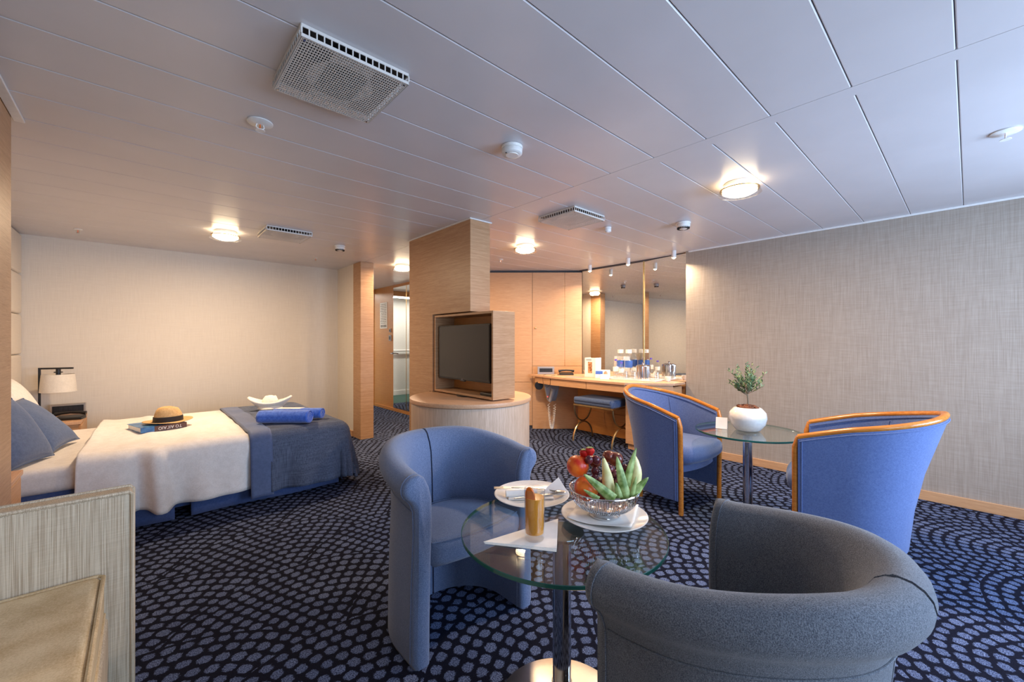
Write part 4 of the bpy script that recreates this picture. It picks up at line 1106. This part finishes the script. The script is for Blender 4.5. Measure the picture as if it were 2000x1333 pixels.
obj('panel', MB().box(-.075, -.004, 0, .075, .004, .235), 'paper', wbx)
obj('side', MB().box(.068, .004, 0, .075, .13, .235), 'paper', wbx)
obj('side', MB().box(-.075, .004, 0, -.068, .13, .235), 'paper', wbx)
obj('picture', MB().box(-.028, -.0055, .05, .028, -.0041, .185), 'photo', wbx)
obj('print', MB().box(-.055, -.0055, .205, .02, -.0041, .212), 'ink', wbx)
br1 = thing('brochure', 'small tent card with a printed face beside the welcome box', 'brochure', (4.05, 2.90, VZ), math.radians(-58))
obj('panel', MB().box(-.085, 0, 0, .085, .002, .10, rot('X', -18)), 'paper', br1)
obj('panel', MB().box(-.085, 0, 0, .085, .002, .10, T(0, .066, 0) @ rot('X', 18)), 'paper', br1)
obj('portrait', MB().sphere((.035, .005, .052), .026, .85, .15, 1.2).sphere((.01, .0, .022), .03, 1.3, .12, .7), 'skin', br1)
obj('band', MB().box(-.083, -.0015, .045, .0, .0, .085, rot('X', -18)), 'labelblue', br1)
tn = thing('name_card', 'plain white folded card in front of the water bottles', 'card', (3.95, 2.80, VZ), math.radians(-60))
obj('panel', MB().box(-.05, 0, 0, .05, .0015, .06, rot('X', -30)), 'paper', tn)
obj('panel', MB().box(-.05, 0, 0, .05, .0015, .06, T(0, .062, 0) @ rot('X', 30)), 'paper', tn)
ty = thing('tray', 'white tray carrying bottles and glasses on the vanity', 'tray', (4.18, 2.56, VZ), math.radians(-86))
obj('plate', MB().box(-.32, -.16, 0, .32, .16, .006), 'porcelain', ty, bevel=.002)
obj('lip', MB().box(-.32, -.16, .006, .32, -.153, .014).box(-.32, .153, .006, .32, .16, .014).box(-.32, -.153, .006, -.313, .153, .014).box(.313, -.153, .006, .32, .153, .014), 'porcelain', ty, bevel=.001)
VT = VZ+.0065
def bottle(x, y, h, r, cap, label, lab, grp, z=VT):
    t_ = thing('water_bottle', label, 'bottle', (x, y, z), 0, grp); cw_ = .78 if h > .3 else .46
    obj('body', MB().lathe([(.001, 0), (r*.9, 0), (r, .006), (r, h*.28), (r*.93, h*.32), (r, h*.36), (r, h*.62), (r*.75, h*.76), (r*.38, h*.86), (r*.36, h*.93), (.001, h*.93)], seg=28), 'clear', t_)
    obj('label', MB().lathe([(r*1.015, h*.36), (r*1.015, h*.60)], seg=28, cap=False), lab, t_)
    obj('cap', MB().cyl(0, 0, h*(.905 if h < .3 else .87), h, r*cw_, 20), cap, t_, bevel=.001)
bottle(4.28, 2.806, .33, .045, 'white', 'tall clear water bottle with blue label, left one of the pair', 'labelblue', 'tall water bottles')
bottle(4.28, 2.694, .33, .045, 'white', 'tall clear water bottle with blue label, right one of the pair', 'labelblue', 'tall water bottles')
bottle(4.12, 2.765, .22, .031, 'purple', 'small water bottle with purple cap at the left end of the tray', 'paper', 'small water bottles')
bottle(4.10, 2.675, .19, .029, 'purple', 'small water bottle with purple cap in front of the tall ones', 'paper', 'small water bottles')
def tumbler(x, y, h, r, label, grp, z=VT, mat='clear', nm='drinking_glass'):
    return tag(obj(nm, MB().lathe([(.001, h), (r*.92, h), (r, h*.9), (r*1.05, 0), (r*1.0, 0), (r*.93, h*.86), (.001, h*.9)], seg=28), mat, loc=(x, y, z)), label, 'glass', grp)
tumbler(4.07, 2.60, .095, .028, 'upturned drinking glass at the front of the vanity tray', 'glasses on the tray')
tumbler(4.06, 2.49, .095, .028, 'upturned drinking glass beside the silver ice bucket', 'glasses on the tray')
tumbler(4.25, 2.32, .09, .028, 'upturned short glass at the right end of the tray', 'glasses on the tray')
bk = thing('ice_bucket', 'fluted silver ice bucket with lid on the vanity tray', 'bucket', (4.17, 2.44, VT))
obj('body', MB().loft([[((.074+.004*(i % 2))*math.cos(2*PI*i/48), (.074+.004*(i % 2))*math.sin(2*PI*i/48), z) for i in range(48)] for z in (0, .150)]), 'silver', bk, angle=20)
obj('lid', MB().lathe([(.080, .1505), (.080, .157), (.05, .166), (.009, .170), (.008, .177), (.013, .184), (.009, .192), (.001, .193)], seg=40), 'silver', bk)
cpb = thing('cup', 'small white cup right of the ice bucket', 'cup', (4.22, 2.175, VT))
cpb.location.z = VZ
obj('bowl', MB().lathe([(.001, 0), (.018, 0), (.03, .02), (.034, .055), (.031, .055), (.027, .022), (.001, .008)], seg=28), 'porcelain', cpb)
obj('handle', MB().tube([(.031, 0, .045), (.047, 0, .042), (.047, 0, .022), (.030, 0, .018)], .003, 6), 'porcelain', cpb)
mg = thing('leaflet', 'grey leaflet lying flat at the front edge of the vanity', 'leaflet', (3.90, 3.2, VZ), math.radians(10))
obj('sheet', MB().box(-.06, -.10, 0, .06, .10, .002), 'grey', mg)
